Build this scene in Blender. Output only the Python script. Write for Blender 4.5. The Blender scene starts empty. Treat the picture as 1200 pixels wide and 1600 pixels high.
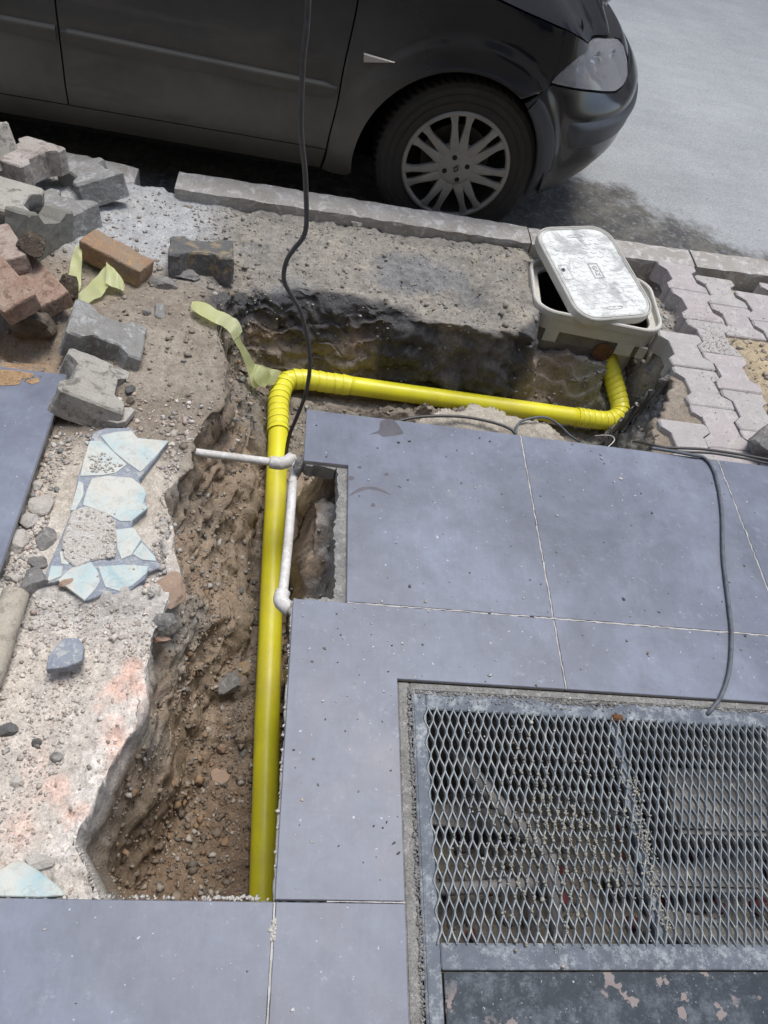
import bpy, bmesh, math, random
import numpy as np
from math import sin, cos, pi, hypot, radians
from mathutils import Vector, Matrix, Euler

random.seed(7)
rng = np.random.default_rng(7)
S = bpy.context.scene
COL = S.collection

# ------------------------------------------------------------------ camera
CAM_H = 1.42
FPX = 1180.0                      # focal length for a 1600 px high picture
RM = np.array([[0.98299291, 0.09518457, 0.15705042],
               [-0.02097912, -0.79138916, 0.61095259],
               [0.18244126, -0.60385684, -0.77593305]])
cd = bpy.data.cameras.new('camera')
cd.sensor_fit = 'VERTICAL'
cd.sensor_height = 36.0
cd.lens = 36.0 * FPX / 1600.0
cd.clip_start = 0.05
cd.clip_end = 300
cam = bpy.data.objects.new('camera', cd)
COL.objects.link(cam)
M = Matrix.Identity(4)
for i in range(3):
    M[i][0] = RM[i, 0]
    M[i][1] = -RM[i, 1]
    M[i][2] = -RM[i, 2]
M[2][3] = CAM_H
cam.matrix_world = M
S.camera = cam

# ------------------------------------------------------------------ light
SUN_EL, SUN_AZ = 74.0, 25.0       # azimuth measured from +y (the street) towards +x
w = bpy.data.worlds.new('World')
S.world = w
w.use_nodes = True
wn = w.node_tree.nodes
bg = wn['Background']
sky = wn.new('ShaderNodeTexSky')
sky.sky_type = 'NISHITA'
sky.sun_disc = False
sky.sun_elevation = radians(SUN_EL)
sky.sun_rotation = radians(SUN_AZ)
sky.air_density = 1.0
sky.dust_density = 1.5
sky.ozone_density = 0.2
hs = wn.new('ShaderNodeHueSaturation')            # thin cloud pales the blue
hs.inputs['Saturation'].default_value = 0.78
w.node_tree.links.new(sky.outputs[0], hs.inputs['Color'])
w.node_tree.links.new(hs.outputs[0], bg.inputs[0])
bg.inputs[1].default_value = 0.135
sl = bpy.data.lights.new('sun', 'SUN')
sl.energy = 1.45
sl.angle = radians(26)
sl.color = (1.0, 0.95, 0.88)
sun = bpy.data.objects.new('sun', sl)
COL.objects.link(sun)
sd = Vector((sin(radians(SUN_AZ)) * cos(radians(SUN_EL)), cos(radians(SUN_AZ)) * cos(radians(SUN_EL)), sin(radians(SUN_EL))))
sun.rotation_euler = sd.to_track_quat('Z', 'Y').to_euler()
S.view_settings.view_transform = 'Standard'
S.view_settings.look = 'None'
S.view_settings.gamma = 1.0
S.view_settings.use_curve_mapping = False
S.view_settings.exposure = 0.84

# ------------------------------------------------------------------ helpers
def at(px, py, z=0.0):
    """point of the place at height z that the photograph shows at (px, py)"""
    v = RM @ np.array([px - 600.0, py - 800.0, FPX])
    t = (z - CAM_H) / v[2]
    return Vector((t * v[0], t * v[1], z))

def aty(px, py, y):
    v = RM @ np.array([px - 600.0, py - 800.0, FPX])
    t = y / v[1]
    return Vector((t * v[0], y, CAM_H + t * v[2]))

def G(x, y):                      # the pavement falls gently to the kerb
    return -.03 - .052 * (y - 1.45)

def atg(px, py, dz=0.0):
    z = -.05
    for _ in range(20):
        p = at(px, py, z)
        z = G(p.x, p.y) + dz
    return at(px, py, z)

def link(o, parent=None):
    COL.objects.link(o)
    if parent is not None:
        o.parent = parent
        o.matrix_parent_inverse = Matrix.Translation(-Vector(parent.location)) if parent.get('_w') else Matrix.Identity(4)
    return o

def mesh(name, verts, faces, mat=None, parent=None, smooth=False, mats=None):
    me = bpy.data.meshes.new(name)
    me.from_pydata([tuple(map(float, v)) for v in verts], [], [tuple(f) for f in faces])
    me.validate()
    me.update()
    if mats:
        for m_ in mats:
            me.materials.append(m_)
    elif mat is not None:
        me.materials.append(mat)
    if smooth:
        me.polygons.foreach_set('use_smooth', [True] * len(me.polygons))
    o = bpy.data.objects.new(name, me)
    return link(o, parent)

def bmobj(name, bm, mat=None, parent=None, smooth=False, norm=True):
    me = bpy.data.meshes.new(name)
    if norm:
        bmesh.ops.recalc_face_normals(bm, faces=bm.faces)
    bm.to_mesh(me)
    bm.free()
    if mat is not None:
        me.materials.append(mat)
    if smooth:
        me.polygons.foreach_set('use_smooth', [True] * len(me.polygons))
    o = bpy.data.objects.new(name, me)
    return link(o, parent)

def tag(o, label=None, cat=None, group=None, kind=None):
    if label: o['label'] = label
    if cat: o['category'] = cat
    if group: o['group'] = group
    if kind: o['kind'] = kind
    return o

def empty(name, loc, label=None, cat=None, group=None, kind=None, world=True, rot=(0, 0, 0)):
    o = bpy.data.objects.new(name, None)
    o.location = loc
    o.rotation_euler = rot
    o.empty_display_size = .05
    if world: o['_w'] = 1         # its parts are modelled in world coordinates
    COL.objects.link(o)
    return tag(o, label, cat, group, kind)

# smooth value noise in numpy ------------------------------------------------
def _h(i, j, k, s):
    n = (i * 374761393 + j * 668265263 + k * 2147483647 + s * 974634777) & 0xffffffff
    n = ((n ^ (n >> 13)) * 1274126177) & 0xffffffff
    return ((n ^ (n >> 16)) & 0xffff) / 65535.0 * 2 - 1

def vnoise(x, y, s=0):
    i = np.floor(x).astype(np.int64); j = np.floor(y).astype(np.int64)
    fx = x - i; fy = y - j
    fx = fx * fx * (3 - 2 * fx); fy = fy * fy * (3 - 2 * fy)
    a = _h(i, j, 0, s); b = _h(i + 1, j, 0, s); c = _h(i, j + 1, 0, s); d = _h(i + 1, j + 1, 0, s)
    return (a * (1 - fx) + b * fx) * (1 - fy) + (c * (1 - fx) + d * fx) * fy

def fbm(x, y, f=1.0, o=4, s=0, g=.5):
    r = 0; a = 1.0; t = 0
    for k in range(o):
        r = r + a * vnoise(x * f + 17.3 * k, y * f - 9.1 * k, s + k * 7); t += a
        a *= g; f *= 2.03
    return r / t

def ss(a, b, x):
    t = np.clip((x - a) / (b - a), 0, 1)
    return t * t * (3 - 2 * t)

def sdist(px_, py_, poly):
    """signed distance, positive inside"""
    P = np.array(poly, float); Q = np.roll(P, -1, 0)
    d2 = np.full(px_.shape, 1e9); ins = np.zeros(px_.shape, bool)
    for (x1, y1), (x2, y2) in zip(P, Q):
        ex, ey = x2 - x1, y2 - y1
        t = np.clip(((px_ - x1) * ex + (py_ - y1) * ey) / (ex * ex + ey * ey + 1e-12), 0, 1)
        d2 = np.minimum(d2, (px_ - x1 - t * ex) ** 2 + (py_ - y1 - t * ey) ** 2)
        c = (y1 > py_) != (y2 > py_)
        with np.errstate(divide='ignore', invalid='ignore'):
            ins ^= c & (px_ < (x2 - x1) * (py_ - y1) / (y2 - y1 + 1e-15) + x1)
    return np.where(ins, 1, -1) * np.sqrt(d2)

# ------------------------------------------------------------------ materials
class NT:
    def __init__(s, name):
        s.m = bpy.data.materials.new(name); s.m.use_nodes = True
        s.n = s.m.node_tree.nodes; s.l = s.m.node_tree.links
        s.b = s.n['Principled BSDF']
    def node(s, t, **k):
        n = s.n.new(t)
        for a, v in k.items():
            if a.startswith('_'): n.inputs[a[1:].replace('_', ' ')].default_value = v
            else: setattr(n, a, v)
        return n
    def set(s, **k):
        for a, v in k.items():
            s.b.inputs[a.replace('_', ' ')].default_value = v
    def coord(s, kind='Object', scale=(1, 1, 1)):
        tc = s.node('ShaderNodeTexCoord'); mp = s.node('ShaderNodeMapping')
        mp.inputs['Scale'].default_value = scale
        if kind == 'Object':      # shift by object so that alike pieces differ
            oi = s.node('ShaderNodeObjectInfo'); mu = s.node('ShaderNodeMath', operation='MULTIPLY'); mu.inputs[1].default_value = 57.0
            s.l.new(oi.outputs['Random'], mu.inputs[0])
            cx = s.node('ShaderNodeCombineXYZ')
            for q in range(3): s.l.new(mu.outputs[0], cx.inputs[q])
            s.l.new(cx.outputs[0], mp.inputs['Location'])
        s.l.new(tc.outputs[kind], mp.inputs['Vector'])
        return mp.outputs[0]
    def noise(s, vec, scale, detail=6, rough=.6, dist=0.0):
        n = s.node('ShaderNodeTexNoise'); n.inputs['Scale'].default_value = scale
        n.inputs['Detail'].default_value = detail; n.inputs['Roughness'].default_value = rough
        n.inputs['Distortion'].default_value = dist
        s.l.new(vec, n.inputs['Vector']); return n.outputs['Fac']
    def vor(s, vec, scale, feat='F1', out='Distance'):
        n = s.node('ShaderNodeTexVoronoi', feature=feat); n.inputs['Scale'].default_value = scale
        s.l.new(vec, n.inputs['Vector']); return n.outputs[out]
    def ramp(s, fac, stops):
        r = s.node('ShaderNodeValToRGB'); e = r.color_ramp.elements
        while len(e) < len(stops): e.new(.5)
        for k, (p, c) in enumerate(stops):
            e[k].position = p
            e[k].color = (c, c, c, 1) if isinstance(c, (int, float)) else (*c, 1)
        s.l.new(fac, r.inputs[0]); return r.outputs[0]
    def mix(s, fac, a, b, mode='MIX'):
        n = s.node('ShaderNodeMix', data_type='RGBA', blend_type=mode)
        for v, i in ((fac, 0), (a, 6), (b, 7)):
            if isinstance(v, (int, float)): n.inputs[i].default_value = v
            elif isinstance(v, tuple): n.inputs[i].default_value = (*v, 1)
            else: s.l.new(v, n.inputs[i])
        return n.outputs[2]
    def math(s, op, a, b=None):
        n = s.node('ShaderNodeMath', operation=op)
        for i, v in enumerate((a, b)):
            if v is None: continue
            if isinstance(v, (int, float)): n.inputs[i].default_value = v
            else: s.l.new(v, n.inputs[i])
        return n.outputs[0]
    def col(s, c):
        s.l.new(c, s.b.inputs['Base Color'])
    def rough(s, c):
        s.l.new(c, s.b.inputs['Roughness'])
    def bump(s, h, strength=.5, dist=.002):
        n = s.node('ShaderNodeBump'); n.inputs['Strength'].default_value = strength; n.inputs['Distance'].default_value = dist
        s.l.new(h, n.inputs['Height'])
        if getattr(s, '_bn', None): s.l.new(s._bn, n.inputs['Normal'])
        s._bn = n.outputs[0]
        s.l.new(n.outputs[0], s.b.inputs['Normal'])

def stone_mat(name, a, b, c=None, sc=12, rough=.9, fine=180, bump=.6, spots=None, dist=.003):
    t = NT(name); v = t.coord()
    col = t.mix(t.ramp(t.noise(v, sc, 7, .65), [(.35, 0.), (.65, 1.)]), a, b)
    if c is not None:
        col = t.mix(t.ramp(t.noise(v, sc * 2.7, 5, .7, .6), [(.52, 0.), (.62, 1.)]), col, c)
    g = t.noise(v, fine, 4, .7)
    col = t.mix(.55, col, t.ramp(g, [(.3, .62), (.7, 1.15)]), 'MULTIPLY')
    if spots:
        col = t.mix(t.ramp(t.vor(v, 90), [(.12, 1.), (.22, 0.)]), col, spots)
    t.col(col); t.set(Roughness=rough)
    t.bump(t.noise(v, sc * 4, 6, .7), bump, dist * 2)
    t.bump(g, bump, dist)
    return t.m

def plain(name, c, rough=.5, metal=0.0, coat=0.0, noise=.2, sc=20, bump=0.0):
    t = NT(name); v = t.coord()
    n = t.noise(v, sc, 6, .65)
    t.col(t.mix(1.0, c, t.ramp(n, [(.3, 1 - noise), (.7, 1.)]), 'MULTIPLY'))
    t.set(Roughness=rough, Metallic=metal, Coat_Weight=coat)
    if bump: t.bump(t.noise(v, sc * 8, 4, .6), bump, .001)
    return t.m

# soil: colour per vertex says which soil, the nodes give grain
t = NT('soil'); v = t.coord('Object')
at_ = t.node('ShaderNodeAttribute', attribute_name='soil')
n1 = t.noise(v, 45, 8, .72); n2 = t.noise(v, 260, 5, .75)
c = t.mix(.75, at_.outputs['Color'], t.ramp(n1, [(.3, .70), (.5, 1.1), (.72, 1.5)]), 'MULTIPLY')
c = t.mix(.8, c, t.ramp(n2, [(.28, .6), (.5, 1.15), (.75, 1.6)]), 'MULTIPLY')
vn = t.vor(v, 170, 'F1', 'Color')
c = t.mix(.35, c, t.ramp(vn, [(.0, .8), (.6, 1.05), (.95, 1.5)]), 'MULTIPLY')
c = t.mix(t.ramp(t.vor(v, 75), [(.05, .7), (.10, 0.)]), c, (.42, .38, .33))
t.col(c); t.set(Roughness=.95, Specular_IOR_Level=.2)
t.bump(t.noise(v, 28, 8, .75), .7, .006)
t.bump(t.vor(v, 120, 'F1'), .5, .002)
t.bump(n2, .7, .0018)
M_SOIL = t.m

# large format porcelain tile
t = NT('porcelain'); v = t.coord('Object', (1, 1, 1)); g_ = t.node('ShaderNodeNewGeometry'); P = g_.outputs['Position']
cl = t.noise(P, 3.2, 7, .62, .4)
st = t.node('ShaderNodeMapping'); st.inputs['Scale'].default_value = (130, 9, 1); t.l.new(P, st.inputs['Vector'])
sx = t.node('ShaderNodeMapping'); sx.inputs['Scale'].default_value = (11, 150, 1); t.l.new(P, sx.inputs['Vector'])
c = t.ramp(cl, [(.30, (.112, .127, .168)), (.5, (.148, .168, .220)), (.70, (.202, .230, .298))])
c = t.mix(.5, c, t.ramp(t.noise(P, 14, 8, .75, .3), [(.3, .66), (.7, 1.34)]), 'MULTIPLY')
c = t.mix(.35, c, t.ramp(t.noise(st.outputs[0], 1, 4, .6), [(.3, .9), (.7, 1.1)]), 'MULTIPLY')
c = t.mix(.15, c, t.ramp(t.noise(sx.outputs[0], 1, 4, .6), [(.3, .9), (.7, 1.1)]), 'MULTIPLY')
dust = t.ramp(t.noise(P, 34, 10, .84, .2), [(.56, 0.), (.70, .6)])
dm = t.ramp(t.noise(P, 5.5, 4, .6), [(.42, 0.), (.62, 1.)])
c = t.mix(t.math('MULTIPLY', dust, dm), c, (.42, .47, .55))
c = t.mix(t.math('MULTIPLY', t.ramp(t.noise(P, 95, 3, .5), [(.70, 0.), (.74, .8)]), 1.0), c, (.55, .57, .62))
c = t.mix(t.math('MULTIPLY', t.ramp(t.vor(P, 17), [(.018, .8), (.03, 0.)]), t.ramp(t.noise(P, 2.5, 3, .5), [(.48, 0.), (.56, 1.)])), c, (.07, .07, .08))
mud = t.math('MULTIPLY', t.ramp(t.noise(P, 6, 9, .78), [(.55, 0.), (.72, .42)]), t.ramp(t.noise(P, 1.7, 3, .5), [(.42, 0.), (.60, 1.)]))
c = t.mix(mud, c, (.30, .285, .27))
t.col(c); t.rough(t.ramp(cl, [(.3, .38), (.7, .55)])); t.set(Specular_IOR_Level=.45)
t.bump(t.noise(P, 300, 3, .6), .12, .0006)
M_TILE = t.m
M_TILEEDGE = plain('porcelain_edge', (.42, .40, .39), .7)

M_GROUT = stone_mat('grout', (.62, .60, .56), (.45, .43, .40), sc=25, bump=.5)
M_MORTAR = stone_mat('mortar', (.40, .40, .385), (.28, .275, .26), (.50, .49, .47), sc=16, bump=.9, dist=.006)
M_KERB = stone_mat('kerb_concrete', (.42, .405, .38), (.32, .30, .265), (.54, .53, .515), sc=9, bump=.7)
M_PINK = stone_mat('pink_paver', (.45, .41, .41), (.39, .36, .36), (.49, .47, .46), sc=9, bump=.5, dist=.002)
M_GREYP = stone_mat('grey_paver', (.44, .42, .415), (.38, .365, .355), (.47, .45, .43), sc=9, bump=.5, dist=.002)
M_BLK = stone_mat('block_grey', (.31, .31, .30), (.24, .235, .22), (.42, .43, .43), sc=14, bump=.9)
M_BLKD = stone_mat('block_dark', (.15, .15, .15), (.11, .11, .11), (.30, .24, .15), sc=10, bump=.9)
M_BLKL = stone_mat('block_light', (.46, .44, .395), (.36, .34, .30), (.20, .19, .17), sc=8, bump=.8)
M_BLKP = stone_mat('block_pinkish', (.48, .44, .42), (.36, .325, .28), (.24, .21, .18), sc=8, bump=.7)
M_BLKG = stone_mat('block_greenish', (.19, .19, .165), (.235, .23, .20), sc=7, bump=.5)
M_BRO = stone_mat('brick_orange', (.33, .20, .125), (.30, .24, .17), (.42, .27, .13), sc=14, bump=.7)
M_BRR = stone_mat('brick_red', (.33, .205, .15), (.42, .32, .25), (.22, .15, .11), sc=14, bump=.9)
M_BRP = stone_mat('brick_pale', (.38, .295, .25), (.44, .37, .32), (.25, .17, .14), sc=12, bump=.8)
M_ROCKB = stone_mat('rock_brown', (.115, .095, .075), (.20, .165, .13), (.075, .07, .065), sc=16, bump=.9)
M_ROCKG = stone_mat('rock_grey', (.27, .26, .25), (.19, .185, .18), (.36, .35, .33), sc=14, bump=.9)
M_ROCKD = stone_mat('rock_dark', (.10, .10, .10), (.16, .16, .155), sc=14, bump=.9)
M_ROCKW = stone_mat('plaster_lump', (.58, .55, .51), (.47, .44, .40), sc=14, bump=.8)
M_CLOD = stone_mat('root_clod', (.07, .05, .04), (.17, .13, .09), (.30, .25, .19), sc=40, bump=1.0, dist=.01)
M_TAN = stone_mat('tan_shard', (.40, .29, .215), (.34, .25, .19), sc=10, bump=.4)
M_CHIP = stone_mat('mosaic_matrix', (.23, .26, .32), (.30, .33, .37), (.44, .45, .44), sc=26, bump=.4, spots=(.4, .44, .48), dist=.0015)
t = NT('marble'); v = t.coord()
c = t.ramp(t.noise(v, 11, 6, .6, .5), [(.28, (.60, .57, .50)), (.45, (.54, .57, .53)), (.60, (.42, .53, .54)), (.76, (.22, .40, .46))])
c = t.mix(t.ramp(t.noise(v, 30, 8, .75, .8), [(.47, 0.), (.66, .8)]), c, (.50, .46, .40))
c = t.mix(t.ramp(t.vor(v, 26), [(.05, .9), (.09, 0.)]), c, (.16, .15, .11))
vv = t.noise(v, 15, 5, .6, 1.5); vl = t.math('ABSOLUTE', t.math('SUBTRACT', vv, .5)); c = t.mix(t.ramp(vl, [(.0, .55), (.018, 0.)]), c, (.30, .33, .32))
t.col(c); t.set(Roughness=.6); t.bump(t.noise(v, 130, 5, .7), .25, .002)
M_MARB = t.m
M_BOX = plain('beige_plastic', (.60, .585, .53), .5, noise=.22, sc=14, bump=.1)
M_BOXC = stone_mat('box_collar', (.26, .24, .19), (.18, .165, .13), sc=12, bump=.5)
M_RUST = stone_mat('rust', (.10, .045, .02), (.19, .085, .03), sc=30, bump=.8)
# worn cover plate
t = NT('cover_plate'); v = t.coord('Object')
br = t.node('ShaderNodeTexBrick'); br.offset = .5
mp = t.node('ShaderNodeMapping'); mp.inputs['Scale'].default_value = (1, 1, 1)
wv = t.noise(v, 38, 3, .5)
mxv = t.node('ShaderNodeVectorMath', operation='MULTIPLY_ADD')
cw = t.node('ShaderNodeCombineXYZ'); t.l.new(wv, cw.inputs[0]); t.l.new(wv, cw.inputs[1])
t.l.new(cw.outputs[0], mxv.inputs[0]); mxv.inputs[1].default_value = (.02, .02, 0); t.l.new(v, mxv.inputs[2])
t.l.new(mxv.outputs[0], br.inputs['Vector'])
for a_, b_ in (('Scale', 1.0), ('Brick Width', .062), ('Row Height', .021), ('Mortar Size', .0016), ('Mortar Smooth', .3)): br.inputs[a_].default_value = b_
worn = t.ramp(t.noise(v, 9, 7, .7, .6), [(.50, 0.), (.60, 1.)])
c = t.mix(worn, (.70, .72, .70), (.40, .42, .41))
c = t.mix(t.math('MULTIPLY', br.outputs['Fac'], t.ramp(t.noise(v, 22, 4, .6), [(.4, .0), (.6, .45)])), c, (.28, .29, .28))
c = t.mix(t.ramp(t.noise(v, 70, 5, .75), [(.55, 0.), (.66, .5)]), c, (.40, .41, .40))
t.col(c); t.set(Roughness=.55); t.bump(br.outputs['Fac'], -.3, .001); t.bump(t.noise(v, 60, 4, .7), .3, .001)
M_PLATE = t.m
t = NT('yellow_pipe'); v = t.coord('Object')
c = t.ramp(t.noise(v, 9, 6, .65), [(.35, (.70, .64, .022)), (.65, (.78, .74, .03))])
c = t.mix(t.ramp(t.noise(v, 60, 7, .8, 1.0), [(.60, 0.), (.72, .55)]), c, (.36, .26, .07))
c = t.mix(t.ramp(t.noise(v, 5, 4, .6), [(.45, 0.), (.70, .38)]), c, (.40, .32, .12))
t.col(c); t.rough(t.ramp(t.noise(v, 14, 5, .6), [(.3, .30), (.7, .5)])); M_YEL = t.m
t = NT('yellow_wrap'); v = t.coord('Object')
c = t.ramp(t.noise(v, 30, 6, .65), [(.3, (.68, .62, .04)), (.7, (.80, .76, .06))])
t.col(c); t.set(Roughness=.36); t.bump(t.noise(v, 40, 4, .6), .25, .002); M_WRAP = t.m
M_WHITE = stone_mat('white_pipe', (.70, .69, .66), (.55, .53, .49), (.76, .76, .74), sc=14, rough=.55, fine=110, bump=.25, dist=.0015)
M_CONDUIT = stone_mat('old_conduit', (.50, .46, .38), (.42, .38, .31), (.32, .28, .23), sc=12, rough=.8, bump=.5)
M_CABLE = plain('cable_rubber', (.09, .088, .088), .5, noise=.4, sc=60, bump=.2)
M_CABLEG = plain('cable_dusty', (.13, .15, .175), .6, noise=.5, sc=60, bump=.2)
t = NT('barrier_tape'); v = t.coord('Object')
c = t.ramp(t.noise(v, 12, 3, .5), [(.35, (.70, .74, .36)), (.65, (.76, .80, .47))])
t.col(c); t.set(Roughness=.35, Transmission_Weight=0.0)
tr = t.node('ShaderNodeBsdfTranslucent'); t.l.new(c, tr.inputs[0])
ms = t.node('ShaderNodeMixShader'); ms.inputs[0].default_value = .45
t.l.new(t.b.outputs[0], ms.inputs[1]); t.l.new(tr.outputs[0], ms.inputs[2])
t.l.new(ms.outputs[0], t.n['Material Output'].inputs[0])
t.bump(t.noise(v, 70, 3, .5), .5, .004); M_TAPE = t.m
# galvanised, dusty steel
def steel(name, a, b, dustc, amt=.58, metal=.3, rough=.5, chips=False):
    t = NT(name); g_ = t.node('ShaderNodeNewGeometry'); P = g_.outputs['Position']
    c = t.ramp(t.noise(P, 14, 8, .75), [(.32, a), (.68, b)])
    c = t.mix(t.ramp(t.noise(P, 30, 10, .84), [(amt - .05, 0.), (amt + .09, .85)]), c, dustc)
    if chips:
        k = t.math('MULTIPLY', t.ramp(t.noise(P, 30, 4, .5), [(.60, 0.), (.615, 1.)]), t.ramp(t.noise(P, 4.2, 2, .5), [(.46, 0.), (.5, 1.)]))
        c = t.mix(t.math('MULTIPLY', t.ramp(t.noise(P, 8, 10, .82), [(.50, 0.), (.66, .75)]), 1.0), c, (.17, .20, .235)); c = t.mix(k, c, (.24, .205, .20))
    c = t.mix(t.ramp(t.noise(P, 160, 3, .6), [(.68, 0.), (.73, .8)]), c, (.5, .53, .57))
    t.col(c); t.set(Roughness=rough, Metallic=metal, Specular_IOR_Level=.22 if chips else .35); t.bump(t.noise(P, 120, 5, .7), .4, .001)
    return t.m
M_STEEL = steel('frame_steel', (.075, .09, .115), (.13, .155, .19), (.36, .39, .41), .54, metal=.1, rough=.6)
M_MESH = steel('mesh_steel', (.12, .14, .16), (.22, .245, .265), (.40, .42, .39), .57, metal=.3, rough=.5)
M_PANEL = steel('panel_paint', (.022, .030, .040), (.042, .055, .070), (.18, .21, .24), .585, metal=0.0, rough=.55, chips=True)

# asphalt road; wet dirty patch by kerb also paints in shade beneath car
t = NT('asphalt'); g_ = t.node('ShaderNodeNewGeometry'); P = g_.outputs['Position']
c = t.ramp(t.noise(P, 1.6, 7, .6), [(.3, (.29, .31, .32)), (.7, (.37, .39, .40))])
c = t.mix(.7, c, t.ramp(t.noise(P, 120, 5, .75), [(.3, .6), (.7, 1.35)]), 'MULTIPLY')
st = t.node('ShaderNodeMapping'); st.inputs['Scale'].default_value = (.6, 2.2, 1); t.l.new(P, st.inputs['Vector'])
c = t.mix(.3, c, t.ramp(t.noise(st.outputs[0], 4, 6, .7), [(.35, .8), (.65, 1.15)]), 'MULTIPLY')
c = t.mix(t.ramp(t.noise(st.outputs[0], 9, 8, .8, .5), [(.66, 0.), (.72, .25)]), c, (.42, .44, .45))
c = t.mix(t.ramp(t.vor(P, 9), [(.03, .9), (.05, 0.)]), c, (.05, .05, .055))
c = t.mix(t.ramp(t.vor(P, 60), [(.10, .5), (.2, 0.)]), c, (.16, .165, .17)); c = t.mix(t.ramp(t.vor(P, 43), [(.07, .6), (.14, 0.)]), c, (.5, .51, .5))
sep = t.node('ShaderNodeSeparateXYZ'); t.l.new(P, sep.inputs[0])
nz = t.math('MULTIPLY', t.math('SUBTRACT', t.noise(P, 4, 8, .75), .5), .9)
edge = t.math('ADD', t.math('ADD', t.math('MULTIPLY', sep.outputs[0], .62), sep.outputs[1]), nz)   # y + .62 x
damp_shade = t.ramp(t.math('SUBTRACT', 4.46, edge), [(-.02, 0.), (.16, 1.)])
damp_shade_col = t.mix(t.ramp(t.noise(P, 9, 7, .75), [(.42, 0.), (.62, 1.)]), (.080, .080, .080), (.165, .16, .14))
damp_shade_col = t.mix(t.ramp(t.noise(P, 34, 6, .75), [(.55, 0.), (.60, .85)]), damp_shade_col, (.21, .22, .24))
c = t.mix(damp_shade, c, t.mix(.5, damp_shade_col, t.ramp(t.noise(P, 150, 4, .7), [(.3, .6), (.7, 1.3)]), 'MULTIPLY'))
t.col(c); t.set(Roughness=.85, Specular_IOR_Level=.3)
t.bump(t.noise(P, 150, 5, .75), .7, .004)
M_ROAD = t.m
# car
t = NT('car_paint'); v = t.coord('Object'); g_ = t.node('ShaderNodeNewGeometry')
sep = t.node('ShaderNodeSeparateXYZ'); t.l.new(g_.outputs['Position'], sep.inputs[0])
low = t.ramp(t.math('ADD', t.math('SUBTRACT', .62, sep.outputs[2]), t.math('MULTIPLY', t.noise(v, 3, 5, .6), .25)), [(.14, .06), (.62, .85)])
fw = t.ramp(t.math('ADD', sep.outputs[0], .5), [(.72, 1.), (.95, .12)])
nd = t.ramp(t.noise(v, 7, 7, .7), [(.3, .6), (.7, 1.)])
dustf = t.math('MULTIPLY', t.math('MULTIPLY', low, nd), fw)
c = t.mix(dustf, (.005, .006, .009), (.135, .128, .110))
t.col(c)
t.rough(t.ramp(dustf, [(0.0, .10), (.25, .5)])); t.set(Specular_IOR_Level=.5, Coat_Weight=.25, Coat_Roughness=.06)
M_PAINT = t.m
t = NT('car_dust_paint'); v = t.coord('Object')
c = t.ramp(t.noise(v, 4, 6, .65), [(.3, (.070, .068, .060)), (.7, (.105, .10, .088))])
t.col(c); t.set(Roughness=.5, Specular_IOR_Level=.35); M_SILL = t.m
M_TRIM = plain('car_grey_plastic', (.045, .050, .060), .42, noise=.3)
M_RUB = plain('tyre_rubber', (.034, .032, .029), .75, noise=.4, sc=30, bump=.2)
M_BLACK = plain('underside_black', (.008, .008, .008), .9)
M_HUB = plain('hubcap_paint', (.30, .29, .265), .45, metal=.25, noise=.3, sc=12)
M_HUBD = plain('hub_recess', (.03, .03, .03), .6)
M_LENSC = plain('lamp_chrome', (.75, .77, .80), .12, metal=1.0, noise=.05)
M_LENSG = plain('lamp_housing', (.80, .83, .87), .3, noise=.2)
M_AMB = plain('marker_lens', (.46, .43, .37), .3, noise=.15)
t = NT('lamp_glass'); tp0 = t.node('ShaderNodeBsdfTransparent'); tp0.inputs[0].default_value = (.93, .95, .97, 1)
gl0 = t.node('ShaderNodeBsdfGlossy'); gl0.inputs['Roughness'].default_value = .06
df0 = t.node('ShaderNodeBsdfDiffuse'); df0.inputs[0].default_value = (.80, .83, .88, 1)
fr0 = t.node('ShaderNodeFresnel'); fr0.inputs[0].default_value = 1.5
m0 = t.node('ShaderNodeMixShader'); m0.inputs[0].default_value = .24; t.l.new(tp0.outputs[0], m0.inputs[1]); t.l.new(df0.outputs[0], m0.inputs[2])
m1 = t.node('ShaderNodeMixShader'); t.l.new(fr0.outputs[0], m1.inputs[0]); t.l.new(m0.outputs[0], m1.inputs[1]); t.l.new(gl0.outputs[0], m1.inputs[2])
t.l.new(m1.outputs[0], t.n['Material Output'].inputs[0]); M_GLASS = t.m
t = NT('car_glass'); t.set(Base_Color=(.01, .012, .014, 1), Roughness=.05, Specular_IOR_Level=.6); M_CGL = t.m

# ================================================================== ROAD, KERB
RZ = -.27
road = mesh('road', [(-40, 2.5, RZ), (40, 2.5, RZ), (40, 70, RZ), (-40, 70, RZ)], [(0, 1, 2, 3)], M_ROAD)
tag(road, kind='structure')

kerb = empty('kerb', (0, 2.6, -.2), kind='structure')
def kerb_stone(x0, x1, y0, y1, z0, z1, seed):
    n = max(6, int((x1 - x0) / .03)); r = random.Random(seed)
    V = []; F = []
    prof = [(0, -.22), (0, -.012), (.012, 0), (.5, .001), (.988, 0), (1, -.012), (1, -.22)]
    for i in range(n + 1):
        tt = i / n; x = x0 + (x1 - x0) * tt; yc = y0 + (y1 - y0) * tt; z = z0 + (z1 - z0) * tt
        cj = r.random()
        for k, (a, b) in enumerate(prof):
            j = (r.uniform(-1, 1) * .0025)
            ch = -.008 * max(0, cj - .7) / .3 if k in (1, 2) else 0
            V.append((x + (j if 0 < i < n else 0), yc + a * .118 + j - ch, z + b + (j * .6 if 1 < k < 5 else 0) + ch))
    m = len(prof)
    for i in range(n):
        for k in range(m - 1):
            F.append((i * m + k, (i + 1) * m + k, (i + 1) * m + k + 1, i * m + k + 1))
    F.append(tuple(range(m))[::-1]); F.append(tuple(n * m + k for k in range(m)))
    return mesh('kerb_stone', V, F, M_KERB, kerb)
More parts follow.
